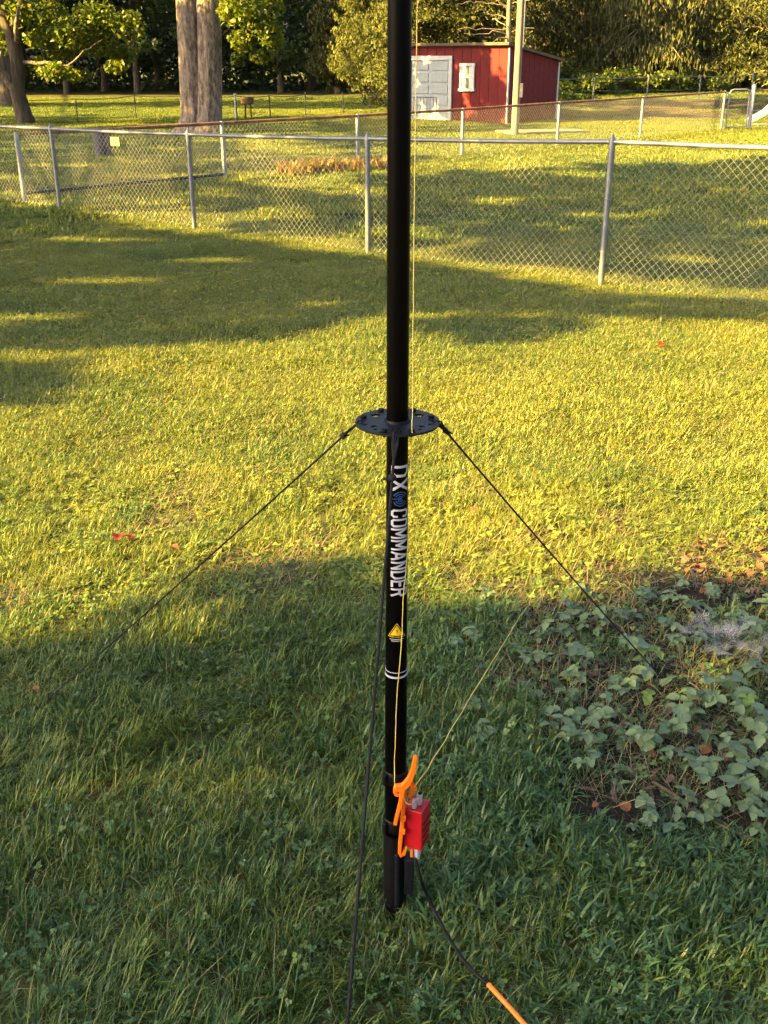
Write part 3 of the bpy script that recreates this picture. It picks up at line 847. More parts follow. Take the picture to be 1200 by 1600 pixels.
def wire(name, label, pts, r, mat, wob=.0, cat='wire'):
    P = [np.array(p, float) for p in pts]
    # smooth the path (Catmull-Rom)
    out = []
    for i in range(len(P) - 1):
        a, b, c, d = P[max(i - 1, 0)], P[i], P[i + 1], P[min(i + 2, len(P) - 1)]
        for t in np.linspace(0, 1, 7)[:-1]:
            out.append(.5 * (2 * b + (c - a) * t + (2 * a - 5 * b + 4 * c - d) * t * t + (3 * b - a - 3 * c + d) * t ** 3))
    out.append(P[-1])
    out = [p + RNG.normal(size=3) * wob for p in out]
    m = MB(); m.tube(out, r, 6); o = m.build(name, MAT[mat], None, True)
    return tag(o, label, cat)
fr_ = MY - .026
wire('antenna_wire', 'thin yellow wire rising from the orange winder along the mast and through the plate',
     [B(617, 1232, -.02), at_y(616.5, 1200, MY - .03), at_y(618, 1150, MY - .028), at_y(620, 1090, MY - .027), at_y(624, 1045, MY - .026), at_y(628, 990, MY - .024), at_y(630.5, 930, MY - .020), at_y(635, 880, MY - .012), at_y(638.5, 820, MY - .012), at_y(641.5, 745, MY - .03), at_y(643.5, 690, MY - .055), at_y(644, 668, MY - .066), at_y(645, 600, MY - .05), at_y(646, 450, MY - .035), at_y(648, 250, MY - .03), at_y(651, 60, MY - .03), at_y(654, -60, MY - .03)], .0009, 'wire_yellow', .0003)
e_ = at_z(818, 955, .04); e2 = at_z(840, 935, .01)
s0 = B(649, 1229, .006)
wire('radial_wire', 'thin yellow wire stretched from the orange winder out across the grass', [s0, s0 + (e_ - s0) * .12 + np.array([0, 0, -.004]), s0 + (e_ - s0) * .35, s0 + (e_ - s0) * .7, e_, e2], .0013, 'wire_yellow', .0006)
cc = bp3(.020, .010, top + .012)
wire('jumper_wire', 'short yellow wire looping from the winder to the front terminal', [B(630, 1240, -.012), B(632, 1250, -.016), B(637, 1256, -.016), B(644, 1256.5, -.012), np.array(cc)], .0010, 'wire_yellow')
cab = [np.array((c[0], c[1], bot - .022)), at_y(650, 1345, BY - .004), at_y(658, 1375, BY - .02), at_z(668, 1400, .125), at_z(682, 1430, .095), at_z(708, 1476, .086), at_z(736, 1514, .082), at_z(766, 1541, .082)]
wire('coax_cable', 'black coaxial cable curving from the red box out over the grass', cab, .0042, 'black_matte', 0, 'cable')
wire('orange_cable_sleeve', 'orange sleeved end of the black cable at the bottom edge', [at_z(763, 1538, .082), at_z(785, 1562, .080), at_z(806, 1585, .078), at_z(826, 1607, .075), at_z(900, 1680, .07)], .0056, 'orange', 0, 'cable sleeve')

# ------------------------------------------------------------------ trees
def limb(mb, a, b, r0, r1, n=8, sag=0.0, wob=.06, k=7, fn=None):
    a, b = np.array(a, float), np.array(b, float)
    L = np.linalg.norm(b - a)
    path = [a + (b - a) * t + np.array([0, 0, sag * 4 * t * (1 - t)]) + (RNG.normal(size=3) * wob * L * .15 if 0 < t < 1 else 0) for t in np.linspace(0, 1, k)]
    mb.tube(path, np.linspace(r0, r1, k), n, True, fn)
    return path
def clusters(cs, rng=RNG):
    """cs: list of (centre, (rx,ry,rz), n) -> leaf centres, denser towards the shell"""
    out = []
    for c, r, n in cs:
        u = unit(rng.normal(size=(n, 3))) * (rng.random((n, 1)) ** .45)
        out.append(np.array(c) + u * np.array(r))
    return np.concatenate(out)
def px_cluster(px, py, D, rw, rh, n, rd=None):
    return (at_y(px, py, D), (rw, rd or rw, rh), n)
def crown(name, cs, size, mat, parent, up=.35, bias=None, asp=.62):
    C = clusters(cs)
    L = size * RNG.uniform(.6, 1.3, len(C))
    Vv, Ff = leaf_cloud(C, L, L * asp, up, bias)
    return np_mesh(name, Vv, Ff, MAT[mat], parent)

# left maple
lm = at_z(37, 194); lx, ly = lm[0], lm[1]
tr = thing('maple_tree', 'leaning maple with forked trunk and sunlit leaves at the left edge', 'tree', (lx, ly, float(gz(lx, ly))))
f0 = at_y(17, 52, ly)
m = MB(); m.tube([(lx + .12, ly, -.2), (lx + .05, ly, .25), (lx - .08, ly, 1.0), tuple(at_y(28, 100, ly)), tuple(f0), (f0[0] - .3, ly, 3.6), (f0[0] - .5, ly, 6)], [.36, .27, .23, .22, .20, .15, .12], 16, True, lambda k, a: 1 + .06 * math.sin(a * 5 + k)); trk = m.build('trunk', MAT['bark_dark'], tr, True)
for (a, b_, r0, r1) in ((at_y(24, 142, ly), at_y(-30, 78, ly - .5), .15, .12), (f0, at_y(45, -40, ly), .13, .07), (f0, at_y(-25, -60, ly + .5), .14, .08), (at_y(25, 70, ly), at_y(30, 10, ly - 1), .09, .05),
                        (at_y(30, 98, ly), at_y(105, 103, ly - .6), .07, .03), (at_y(105, 103, ly - .6), at_y(160, 62, ly - 1), .03, .012), (f0, at_y(70, -30, ly + 1), .08, .03)):
    m = MB(); limb(m, a, b_, r0, r1, 8, .05, .12); m.build('limb', MAT['bark_grey'], tr, True)
cs = []
for (px, py, rw, rh, n) in ((85, 112, .55, .28, 420), (60, 100, .4, .25, 200), (120, 118, .5, .18, 220), (150, 70, .7, .4, 420), (190, 85, .5, .35, 300), (110, 50, .7, .5, 420), (70, 20, .7, .5, 420), (150, 25, .8, .5, 460), (30, 20, .5, .5, 260),
                            (200, 40, .6, .5, 300), (5, 60, .5, .5, 220), (-30, 30, .8, .7, 300), (60, 60, .5, .3, 240), (95, 80, .5, .3, 240), (180, 105, .4, .2, 160)):
    cs.append(px_cluster(px, py, ly + rnd.uniform(-1.2, .8), rw, rh, n))
for k in range(12):
    a = rnd.uniform(0, 6.28); r_ = rnd.uniform(.5, 3.5)
    cs.append(((lx - .4 + r_ * math.cos(a), ly + r_ * math.sin(a), rnd.uniform(4.6, 8.5)), (1.1, 1.1, .7), 150))
crown('crown', cs, .17, 'maple_leaf', tr, .5)

# thick double trunk
bt_ = at_z(314, 209); bx0, by0 = bt_[0], bt_[1]
tr2 = thing('double_trunk_tree', 'huge old tree with twin grey trunks standing behind the near fence', 'tree', (bx0, by0, float(gz(bx0, by0))))
rngb = np.random.default_rng(5); ph = rngb.uniform(0, 6.28, 6)
def furrow(k, a): return 1 + .035 * math.sin(a * 9 + ph[0] + k * .35) + .03 * math.sin(a * 17 + ph[1] - k * .5) + .035 * math.sin(a * 4 + ph[2] + k * .9)
def stem_path(pts): return [tuple(at_y(px, py, by0 + dy)) for px, py, dy in pts]
m = MB(); m.tube([(bx0 - .26, by0, -.2)] + stem_path([(302, 203, .0), (304, 185, 0), (302, 150, 0), (299, 100, 0), (296, 60, 0), (294, 20, 0), (291, -40, .1), (286, -120, .3)]) , [.70, .48, .38, .345, .325, .31, .30, .28, .25], 40, True, furrow); m.build('trunk', MAT['bark_grey'], tr2, True)
m = MB(); m.tube([(bx0 + .22, by0 - .1, -.2)] + stem_path([(325, 203, -.1), (326, 185, -.1), (327, 150, -.1), (327, 100, -.08), (326, 50, -.05), (324, 10, 0), (325, -40, .1), (330, -120, .3)]), [.66, .46, .37, .34, .34, .335, .33, .30, .26], 40, True, furrow); m.build('trunk', MAT['bark_grey'], tr2, True)
for (a, b_, r0, r1) in ((at_y(326, -60, by0), at_y(420, -90, by0 - 1), .12, .05), (at_y(420, -90, by0 - 1), at_y(395, 40, by0 - 1.2), .04, .012), (at_y(290, -90, by0), at_y(120, -150, by0 + 1), .16, .05), (at_y(340, 70, by0 + .1), at_y(365, 40, by0 - .3), .025, .01)):
    m = MB(); limb(m, a, b_, r0, r1, 8, .1, .15); m.build('limb', MAT['bark_grey'], tr2, True)
cs = [px_cluster(px, py, by0 - 1 + rnd.uniform(-.6, .6), rw, rh, n) for (px, py, rw, rh, n) in (
    (395, 20, .70, .45, 520), (420, 50, .40, .35, 300), (380, 62, .40, .3, 280), (372, 92, .22, .2, 130), (410, 88, .35, .18, 200), (432, 66, .2, .2, 100), (360, 15, .4, .4, 260), (425, 10, .35, .4, 220), (355, -20, .6, .5, 200), (410, -20, .7, .5, 260))]
for k in range(12):
    a = rnd.uniform(0, 6.28); r_ = rnd.uniform(.5, 4)
    cs.append(((bx0 - 3 + r_ * math.cos(a), by0 + r_ * math.sin(a), rnd.uniform(4.8, 10)), (1.4, 1.4, .8), 130))
crown('crown', cs, .16, 'maple_leaf', tr2, .5)

# wood behind: trunks one can tell apart are trees of their own, leaf masses hang low, undergrowth closes the view
ORD = 'nearest,second nearest,third nearest,fourth nearest,fifth nearest,sixth nearest,seventh nearest,eighth nearest,ninth nearest,tenth nearest,eleventh nearest,twelfth nearest,thirteenth nearest,fourteenth nearest,fifteenth nearest,sixteenth nearest'.split(',') + ['%d%s nearest' % (k, {1: 'st', 2: 'nd', 3: 'rd'}.get(k % 10, 'th') if k > 20 else 'th') for k in range(17, 100)]
NTH = 'first,second,third,fourth,fifth,sixth,seventh,eighth,ninth,tenth,eleventh,twelfth,thirteenth,fourteenth'.split(',')
def wood_tree(px, D, r, h, low, name, label, group, n=2600, spread=3.6, mat='dark_leaf', size=.30, bk='bark_dark'):
    x = at_y(px, 150, D)[0]; z0 = float(gz(x, D))
    t = thing(name, label, 'tree', (x, D, z0), group)
    m = MB(); lean = rnd.uniform(-.4, .4)
    m.tube([(x, D, z0 - .2), (x + lean * .1, D, z0 + .6), (x + lean * .5, D, z0 + h * .4), (x + lean, D, z0 + h * .9)], [r * 1.5, r, r * .8, r * .3], 10); m.build('trunk', MAT[bk], t, True)
    m = MB()
    for k in range(5):
        a = rnd.uniform(0, 6.28); zz = z0 + low + rnd.uniform(0, h * .4)
        limb(m, (x + lean * .4, D, zz), (x + math.cos(a) * spread * .7, D + math.sin(a) * spread * .7, zz + rnd.uniform(.3, 1.5)), r * .35, .02, 5, 0, .15, 5)
    m.build('limbs', MAT[bk], t, True)
    cs = []
    for k in range(30):
        a = rnd.uniform(0, 6.28); q_ = spread * math.sqrt(rnd.random())
        cs.append(((x + q_ * math.cos(a), D + q_ * math.sin(a), z0 + low + rnd.random() ** 1.3 * (h - low)), (1.0, 1.0, .55), n // 30))
    crown('crown', cs, size, mat, t, .5)
    return t
WG = 'trees of the dark wood behind the far lawn'
WL = 'leafy tree of the dark wood beyond the far lawn'
WT = sorted(((-40, 62, .3, 11, 1.6), (105, 60, .14, 10, 2.2), (165, 66, .2, 12, 1.8), (215, 61, .16, 10, 2.3), (250, 68, .25, 12, 2.0), (285, 70, .2, 12, 1.5), (345, 64, .2, 11, 2.2), (395, 70, .22, 12, 1.6), (440, 63, .17, 11, 1.5), (485, 67, .2, 12, 1.1), (520, 72, .25, 13, 1.0), (45, 70, .25, 12, 1.4), (-110, 68, .3, 12, 1.5), (560, 76, .3, 14, 1.0)))
for k, (px, D, r, h, low) in enumerate(WT):
    wood_tree(px, D, r, h, low, 'woodland_tree', 'leafy tree of the dark wood, %s trunk from the left' % NTH[k], WG)
bk_ = wood_tree(14, 47, .42, 11, 3.6, 'dark_trunk_tree', 'broad dark trunk behind the leaning maple at the left edge', None, 1800, 3.5)
# undergrowth mass at the back of the wood, one mass
N = 26000
ux = RNG.uniform(-44, 40, N); uy = 78 + RNG.random(N) * 10 + 2 * np.sin(ux * .4)
uz = RNG.random(N) ** .8 * 10
C = np.stack([ux, uy, gz(ux, uy) + uz], 1)
L = RNG.uniform(.4, .8, N)
Vv, Ff = leaf_cloud(C, L, L * .6, .3)
tag(np_mesh('undergrowth', Vv, Ff, MAT['dark_leaf']), 'dark leafy thicket closing off the wood', 'undergrowth', kind='stuff')
N = 5000
ux = RNG.uniform(-30, 0, N); uy = 66 + RNG.random(N) * 9
C = np.stack([ux, uy, gz(ux, uy) + RNG.random(N) ** 1.6 * 1.6], 1); L = RNG.uniform(.2, .45, N)
Vv, Ff = leaf_cloud(C, L, L * .6, .3)
tag(np_mesh('low_brush', Vv, Ff, MAT['dark_leaf']), 'low dark brush on the floor of the wood', 'undergrowth', kind='stuff')

def conifer(px, D, h, rad, zlow, name, label, group, nb, mat, droop=.35, spray=.28, asp=.20, hang=.55, trunk_r=.22, bk='bark_dark', up=False, ns=46):
    x = at_y(px, 130, D)[0]; z0 = float(gz(x, D))
    t = thing(name, label, 'tree', (x, D, z0), group)
    m = MB(); m.tube([(x, D, z0 - .2), (x, D, z0 + h * .5), (x, D, z0 + h)], [trunk_r * 1.25, trunk_r * .7, .02], 10); m.build('trunk', MAT[bk], t, True)
    C, A = [], []
    mb = MB()
    for k in range(nb):
        f = RNG.random() ** 1.7
        z = zlow + f * (h - zlow) * .97
        a = RNG.uniform(0, 6.283)
        Lb = rad * (1 - z / h) ** .75 * RNG.uniform(.7, 1.12) + .15
        tt = RNG.random(ns) ** .6
        lat = RNG.normal(size=ns) * .13 * Lb * (0.3 + tt)
        dx, dy = math.cos(a), math.sin(a)
        bx = x + dx * Lb * tt - dy * lat; byy = D + dy * Lb * tt + dx * lat
        if up: bz = z0 + z + Lb * tt * .6 + RNG.normal(size=ns) * .12
        else: bz = z0 + z + Lb * (.10 * tt - droop * tt ** 2) - RNG.random(ns) * .28 * (0.3 + tt)
        C.append(np.stack([bx, byy, bz], 1))
        if k % 3 == 0 and z < 6 and not up:
            mb.tube([(x + dx * Lb * q_, D + dy * Lb * q_, z0 + z + Lb * (.10 * q_ - droop * q_ * q_)) for q_ in (0, .35, .7, .95)], [.035, .025, .015, .006], 4, False)
    if mb.n: mb.build('boughs', MAT[bk], t, True)
    C = np.concatenate(C); L = spray * RNG.uniform(.6, 1.4, len(C))
    Vv, Ff = leaf_cloud(C, L, L * asp * 2, .0, (0, 0, 1.0 if up else -1.0, hang))
    np_mesh('needles', Vv, Ff, MAT[mat], t)
    return t
conifer(574, 57, 15, 1.75, .1, 'cedar_tree', 'sunlit yellow-green cedar just left of the black mast', None, 520, 'cedar_leaf', spray=.16, up=True, asp=.18, ns=95)
conifer(530, 61, 14, 1.7, .3, 'cedar_tree', 'darker slim cedar beside the sunlit one', None, 260, 'spruce_leaf', spray=.22, up=True, ns=70)
for k, (px, D) in enumerate(((648, 47), (700, 50), (755, 47.5))):
    conifer(px, D, 11, 2.5, .2, 'spruce_tree', ('sunlit spruce rising behind the shed door end', 'sunlit spruce rising behind the middle of the shed roof', 'sunlit spruce behind the right half of the shed roof')[k], None, 380, 'cedar_leaf', .26, .18, .18, .35, ns=85)
conifer(826, 52, 14, 2.6, 2.6, 'spruce_tree', 'spruce with pale bare trunk right of the utility pole', None, 230, 'spruce_leaf', .35, .20, .15, .5, .13, 'bark_pale', ns=70)
conifer(905, 54, 15, 4.2, 1.7, 'spruce_tree', 'dark drooping spruce right of the shed', None, 380, 'spruce_leaf', .42, .22, .13, .7, ns=75)
conifer(998, 51, 15, 3.6, 2.0, 'spruce_tree', 'tall spruce with reddish trunk and hanging boughs', None, 330, 'spruce_leaf', .45, .24, .12, .75, .14, 'bark_pale', ns=70)
conifer(1085, 55, 13, 3.2, .6, 'spruce_tree', 'olive spruce behind the gate', None, 360, 'spruce_leaf', .35, .19, .16, .4, ns=75)
conifer(1150, 51, 14, 2.8, 1.1, 'spruce_tree', 'spruce with dark trunk near the right edge behind the gate', None, 330, 'cedar_leaf', .38, .19, .15, .4, .2, ns=75)
conifer(1225, 54, 13, 3.4, .8, 'spruce_tree', 'olive spruce cut off by the right edge', None, 330, 'spruce_leaf', .35, .19, .15, .4, ns=75)
for k, (px, D) in enumerate(((610, 64), (740, 60), (860, 63), (950, 64), (1040, 64), (1130, 64), (1300, 60))):
    conifer(px, D, 14, 3.6, .4, 'far_spruce_tree', 'shaded spruce in the back row of conifers, %s from the left' % NTH[k], 'back row of spruces', 260, 'spruce_leaf', .35, .42, .15, .6)
# dead sapling with pale bare branches
dx0 = at_y(795, 70, 45)
dt = thing('dead_tree', 'pale dead tree with bare twigs left of the utility pole', 'tree', (dx0[0], 45, float(gz(dx0[0], 45))))
m = MB(); m.tube([(dx0[0] - .05, 45, .2), tuple(at_y(794, 60, 45)), tuple(at_y(796, 0, 45)), tuple(at_y(797, -120, 45))], [.12, .10, .085, .06], 8); m.build('trunk', MAT['bark_pale'], dt, True)
for (a, b_) in (((795, 12), (745, 3)), ((795, 18), (765, -8)), ((794, 30), (760, 22)), ((794, 45), (715, 46)), ((794, 55), (725, 52)), ((793, 60), (770, 66)), ((745, 3), (712, 8)), ((760, 22), (740, 12)), ((770, 30), (790, 40)), ((796, 8), (840, -5)), ((795, 50), (835, 44))):
    m = MB(); limb(m, at_y(*a, 45), at_y(*b_, 44.6 + rnd.uniform(-.5, .5)), .03, .010, 5, .04, .2); m.build('branch', MAT['bark_pale'], dt, True)
# bushes at the foot of the spruces
for k, (px, py, D, w, h) in enumerate(((925, 118, 47.5, .9, .7), (965, 108, 48, 1.0, 1.0), (1010, 112, 48.5, 1.0, .8), (1050, 112, 49, .9, .8), (905, 105, 49.5, .9, 1.1), (1090, 112, 49.5, .8, .8), (1125, 118, 49, .7, .6), (885, 120, 47, .6, .5))):
    x = at_y(px, py, D)[0]; z0 = float(gz(x, D))
    b = thing('shrub', 'sunlit leafy shrub under the spruces, ' + ('low one in front', 'third from the shed', 'fourth from the shed', 'fifth from the shed', 'tall one second from the shed', 'behind the gate', 'rightmost of the row', 'nearest the shed')[k], 'shrub', (x, D, z0), 'shrubs under the spruces')
    cs = [((x + rnd.uniform(-w, w) * .6, D + rnd.uniform(-.4, .4), z0 + h * rnd.uniform(.25, .95)), (w * .5, w * .5, h * .35), 110) for _ in range(9)]
    crown('foliage', cs, .15, 'bush_leaf', b, .4)
    m = MB()
    for _ in range(4): limb(m, (x, D, z0 - .05), (x + rnd.uniform(-w, w) * .5, D + rnd.uniform(-.3, .3), z0 + h * .8), .02, .008, 4, 0, .1, 4)
    m.build('stems', MAT['bark_dark'], b)
x0, y0 = at_y(908, 145, 46)[0], 44.6
b = thing('low_shrub', 'low bright green shrub on the lawn just right of the shed', 'shrub', (x0, y0, float(gz(x0, y0))))
crown('foliage', [((x0 + rnd.uniform(-.9, .9), y0 + rnd.uniform(-.3, .3), float(gz(x0, y0)) + .15), (.4, .4, .18), 120) for _ in range(7)], .12, 'bush_leaf', b, .6)
# ornamental clumps through the near fence
for k in range(9):
    px = 440 + k * 19 + rnd.uniform(-5, 5); pyb = 274 - k * 1.0 + rnd.uniform(-2, 2)
    g = at_z(px, pyb); z0 = float(gz(g[0], g[1]))
    o = thing('daylily_clump', 'tan and pink arching plant clump beyond the near fence, %s from the left' % NTH[k], 'plant', (g[0], g[1], z0), 'row of arching plant clumps')
    m = MB()
    for j in range(46):
        a = rnd.uniform(0, 6.28); l = rnd.uniform(.22, .5); s_ = np.array([-math.sin(a), math.cos(a), 0]) * .012
        p0_ = np.array([g[0] + rnd.uniform(-.1, .1), g[1] + rnd.uniform(-.1, .1), z0]); out = np.array([math.cos(a), math.sin(a), 0])
        pts = [p0_ + out * l * .55 * t ** 1.4 + np.array([0, 0, l * (1.3 * t - .75 * t * t)]) for t in (0, .35, .7, 1)]
        m.add([pts[0] - s_, pts[0] + s_, pts[1] - s_, pts[1] + s_, pts[2] - s_ * .8, pts[2] + s_ * .8, pts[3]], [(0, 1, 3, 2), (2, 3, 5, 4), (4, 5, 6)])
    m.build('leaves', MAT['flower_leaf'], o)

# ------------------------------------------------------------------ shade: added leaf clouds out of view to the left, shaped to cast it
def shade_amount(px, py):
    """where the photograph shows shade on the ground (0 lit .. 1 shaded)"""
    def band(top, bot, soft=8):
        t = np.interp(px, *zip(*top)); b_ = np.interp(px, *zip(*bot))
        return sstep(-soft, soft, py - t) * (1 - sstep(-soft, soft, py - b_))
    s = np.zeros(np.shape(px))
    s = np.maximum(s, band([(-400, 1012), (0, 1012), (150, 985), (240, 935), (320, 895), (450, 878), (540, 868), (600, 925), (700, 945), (850, 950), (940, 945), (1040, 985), (1120, 965), (1200, 950), (1700, 950)], [(-400, 4000), (1700, 4000)], 10))
    s = np.maximum(s, .55 * band([(880, 930), (980, 880), (1080, 905), (1700, 930)], [(880, 960), (980, 985), (1700, 985)]) * (px > 880))
    s = np.maximum(s, .80 * band([(-400, 318), (0, 322), (130, 338), (230, 357), (330, 368), (450, 388), (620, 410), (800, 430), (950, 456), (1200, 470), (1700, 480)], [(-400, 560), (0, 545), (200, 535), (400, 528), (520, 500), (620, 478), (800, 482), (950, 492), (1060, 496), (1200, 502), (1700, 508)], 7))
    s = np.maximum(s, .97 * band([(620, 420), (800, 440), (950, 464), (1200, 480), (1700, 488)], [(620, 468), (800, 470), (950, 484), (1200, 494), (1700, 500)], 5) * (px > 630))
    s = np.maximum(s, .7 * band([(640, 495), (900, 490)], [(640, 515), (760, 530), (900, 515)], 8) * (px > 640) * (px < 900))
    s = np.maximum(s, .45 * band([(-400, 545), (0, 540), (110, 540)], [(-400, 660), (0, 640), (110, 600)], 14) * (px < 110))
    s = np.maximum(s, .70 * band([(600, 284), (700, 268), (800, 266), (1000, 258), (1200, 246), (1700, 240)], [(600, 388), (800, 405), (1000, 430), (1200, 446), (1700, 470)], 7) * (px > 590))
    s = np.maximum(s, .50 * band([(330, 285), (600, 280)], [(330, 352), (450, 372), (600, 390)], 8) * (px > 330) * (px < 640))
    s = np.maximum(s, .52 * band([(-400, 196), (350, 205)], [(-400, 312), (200, 318), (350, 300)], 5) * (px < 360))
    s = np.maximum(s, .35 * band([(350, 205), (640, 205)], [(350, 270), (640, 262)], 5) * (px > 340) * (px < 640))
    s = np.maximum(s, .75 * band([(-400, 178), (600, 186)], [(-400, 198), (600, 204)], 3) * (px < 620))
    s = np.maximum(s, .75 * band([(-400, 163), (280, 160), (600, 160)], [(-400, 168), (280, 166), (600, 171)], 2) * (px < 620))
    s = np.maximum(s, .40 * band([(860, 155), (1300, 148)], [(860, 185), (1300, 178)], 3) * (px > 860))
    return s
def lit_fleck(px, py):
    f = np.zeros(np.shape(px), bool)
    for (x, y, a, b_) in ((372, 1228, 50, 32), (1135, 1512, 100, 62), (742, 1438, 60, 52), (300, 968, 64, 40), (1105, 1045, 50, 44), (600, 1250, 50, 40), (180, 436, 150, 5), (150, 374, 120, 4), (470, 372, 90, 4), (330, 405, 110, 4), (910, 272, 60, 6), (1075, 404, 70, 8), (560, 300, 80, 5), (955, 335, 80, 4), (440, 338, 60, 5), (60, 492, 90, 6)):
        f |= ((px - x) / a) ** 2 + ((py - y) / b_) ** 2 < 1
    return f
casters = []
def cast(T, zlo, zhi, size, tree, grow=1.25):
    """unseen leaves added on the sun side of the points T to shade them"""
    N = len(T)
    h = RNG.uniform(zlo, zhi, N)
    ok = np.zeros(N, bool); C = np.zeros((N, 3))
    for it in range(6):
        s = np.maximum(h - T[:, 2], .5) / SUND[2]
        P = T + SUND[None, :] * s[:, None]
        px, py = proj(P)
        vis = (px > -160) & (px < 1360) & (py > -130) & (py < 1750)
        good = ~vis & ~ok
        C[good] = P[good]; ok |= good
        h = np.where(ok, h, h * grow)
    C = C[ok]
    casters.append((C, size, tree))
def ground_targets(D0, D1, step, hw=.40, extra=.6, seed=1):
    n = int((D1 - D0) * (2 * hw * D1 + 2 * extra) / step ** 2)
    y = RNG.uniform(D0, D1, n); w = hw * D1 + extra
    x = RNG.uniform(-w, w, n)
    k = np.abs(x) < hw * y + extra
    x, y = x[k], y[k]
    T = np.stack([x, y, gz(x, y) + .03], 1)
    px, py = proj(T)
    a = shade_amount(px, py)
    nz = fbm(x + y * .35, y, 1.15 if D1 > 6 else .5, 40 + seed)
    edge = np.where(a > .93, 1.2, .30 + .62 * a)
    keep = (a > .03) & (nz < edge) & ~lit_fleck(px, py)
    return T[keep]
for layer in range(3): cast(ground_targets(.7, 3.75, .085, .42, 1.0), 4.2, 7.0, .16, 0)
for layer in range(2): cast(ground_targets(5.6, 12, .125, .42, 1.2), 6.0, 9.5, .24, 1)
for layer in range(2): cast(ground_targets(9.5, 21, .20, .42, 1.2), 6.5, 11, .36, 2)
for layer in range(2):
    T = ground_targets(21, 62, .46, .42, 2.0)
    t_m = (T[:, 0] - (lx + .9)) / -SUND[0]                       # leave out what the maple's own crown shades
    thru = (t_m > 0) & (T[:, 1] + SUND[1] * t_m > ly - 2.6) & (T[:, 1] + SUND[1] * t_m < ly + 2.2) & (SUND[2] * t_m > .6) & (SUND[2] * t_m < 5)
    cast(T[~thru], 7.0, 13, .75, 3)
# more unseen leaves, added to keep mast, box and ropes in shade
N = 5200
zt_ = RNG.uniform(0, 2.7, N); T = np.stack([MX + RNG.normal(size=N) * .13, MY + RNG.normal(size=N) * .13, zt_], 1)
cast(T, 5.0, 7.5, .16, 0)
# shed front in broken shade, trunk feet, wood floor
N = 1700
ss = RNG.uniform(0, SW, N); zz = RNG.uniform(0, 2.3, N)
T = np.array([W3(a, -.02, b_) for a, b_ in zip(ss, zz)])
nz = fbm(ss * 1.0, zz * .55, .55, 77)
T = T[nz < .52]
for layer in range(2): cast(T, 4.6, 6.5, .26, 3)
N = 700
T = np.stack([lx + RNG.normal(size=N) * .3, np.full(N, ly), RNG.uniform(0, 2.4, N)], 1); cast(T, 6, 9, .4, 4)
T = np.stack([bx0 + RNG.uniform(-.8, .8, N), np.full(N, by0) - .3, RNG.uniform(0, 1.9, N)], 1); T = T[fbm(T[:, 0], T[:, 2], .6, 5) < .56]; cast(T, 6, 9, .30, 4)
N = 30000
T = np.stack([RNG.uniform(-36, -1.2, N), RNG.uniform(59, 86, N), RNG.uniform(0.0, 5.2, N)], 1)
T = T[(fbm(T[:, 0], T[:, 2] * 1.3, 1.6, 21) < .60) | (T[:, 0] > -8.5) | (T[:, 2] < 2.2)]
cast(T, 9, 16, 1.1, 4)
names = ('shading the mast', 'shading the lawn before the fence', 'shading the grass behind the fence', 'shading the far lawn and shed', 'shading the edge of the wood')
for k in range(5):
    Cs = np.concatenate([c for c, s, t in casters if t == k]); Sz = np.concatenate([np.full(len(c), s) for c, s, t in casters if t == k])
    ctr = np.median(Cs, 0)
    while True:
        qx, qy = proj(np.array([[ctr[0], ctr[1], z_] for z_ in (0, 2, 4, ctr[2])]))
        if not np.any((qx > -260) & (qx < 1460)): break
        ctr = ctr + np.array([-.5, 0, 0])
    t = thing('shade_caster', 'added leaf cloud with trunk, out of view on the left, ' + names[k], 'tree', (ctr[0], ctr[1], float(gz(ctr[0], ctr[1]))))
    L = Sz * RNG.uniform(.7, 1.3, len(Cs))
    Vv, Ff = leaf_cloud(Cs, L, L * .8, .25)
    np_mesh('crown', Vv, Ff, MAT['maple_leaf'], t)  # unseen leaves placed by the wanted shade; trunk and limbs added to them
    m = MB(); zg_ = float(gz(ctr[0], ctr[1])); m.tube([(ctr[0], ctr[1], zg_ - .2), (ctr[0] + .1, ctr[1], zg_ + 2), (ctr[0], ctr[1], ctr[2])], [.4, .28, .15], 12); m.build('trunk', MAT['bark_dark'], t, True)
    for j in range(0, 7):
        e3 = Cs[RNG.integers(len(Cs))]
        m = MB(); limb(m, (ctr[0], ctr[1], ctr[2] * .7), e3, .09, .02, 6); lo = m.build('limb', MAT['bark_dark'], t, True)
        pxx, pyy = proj(np.linspace((ctr[0], ctr[1], ctr[2] * .7), e3, 12))
        if np.any((pxx > -120) & (pxx < 1320) & (pyy > -90) & (pyy < 1700)): bpy.data.objects.remove(lo)

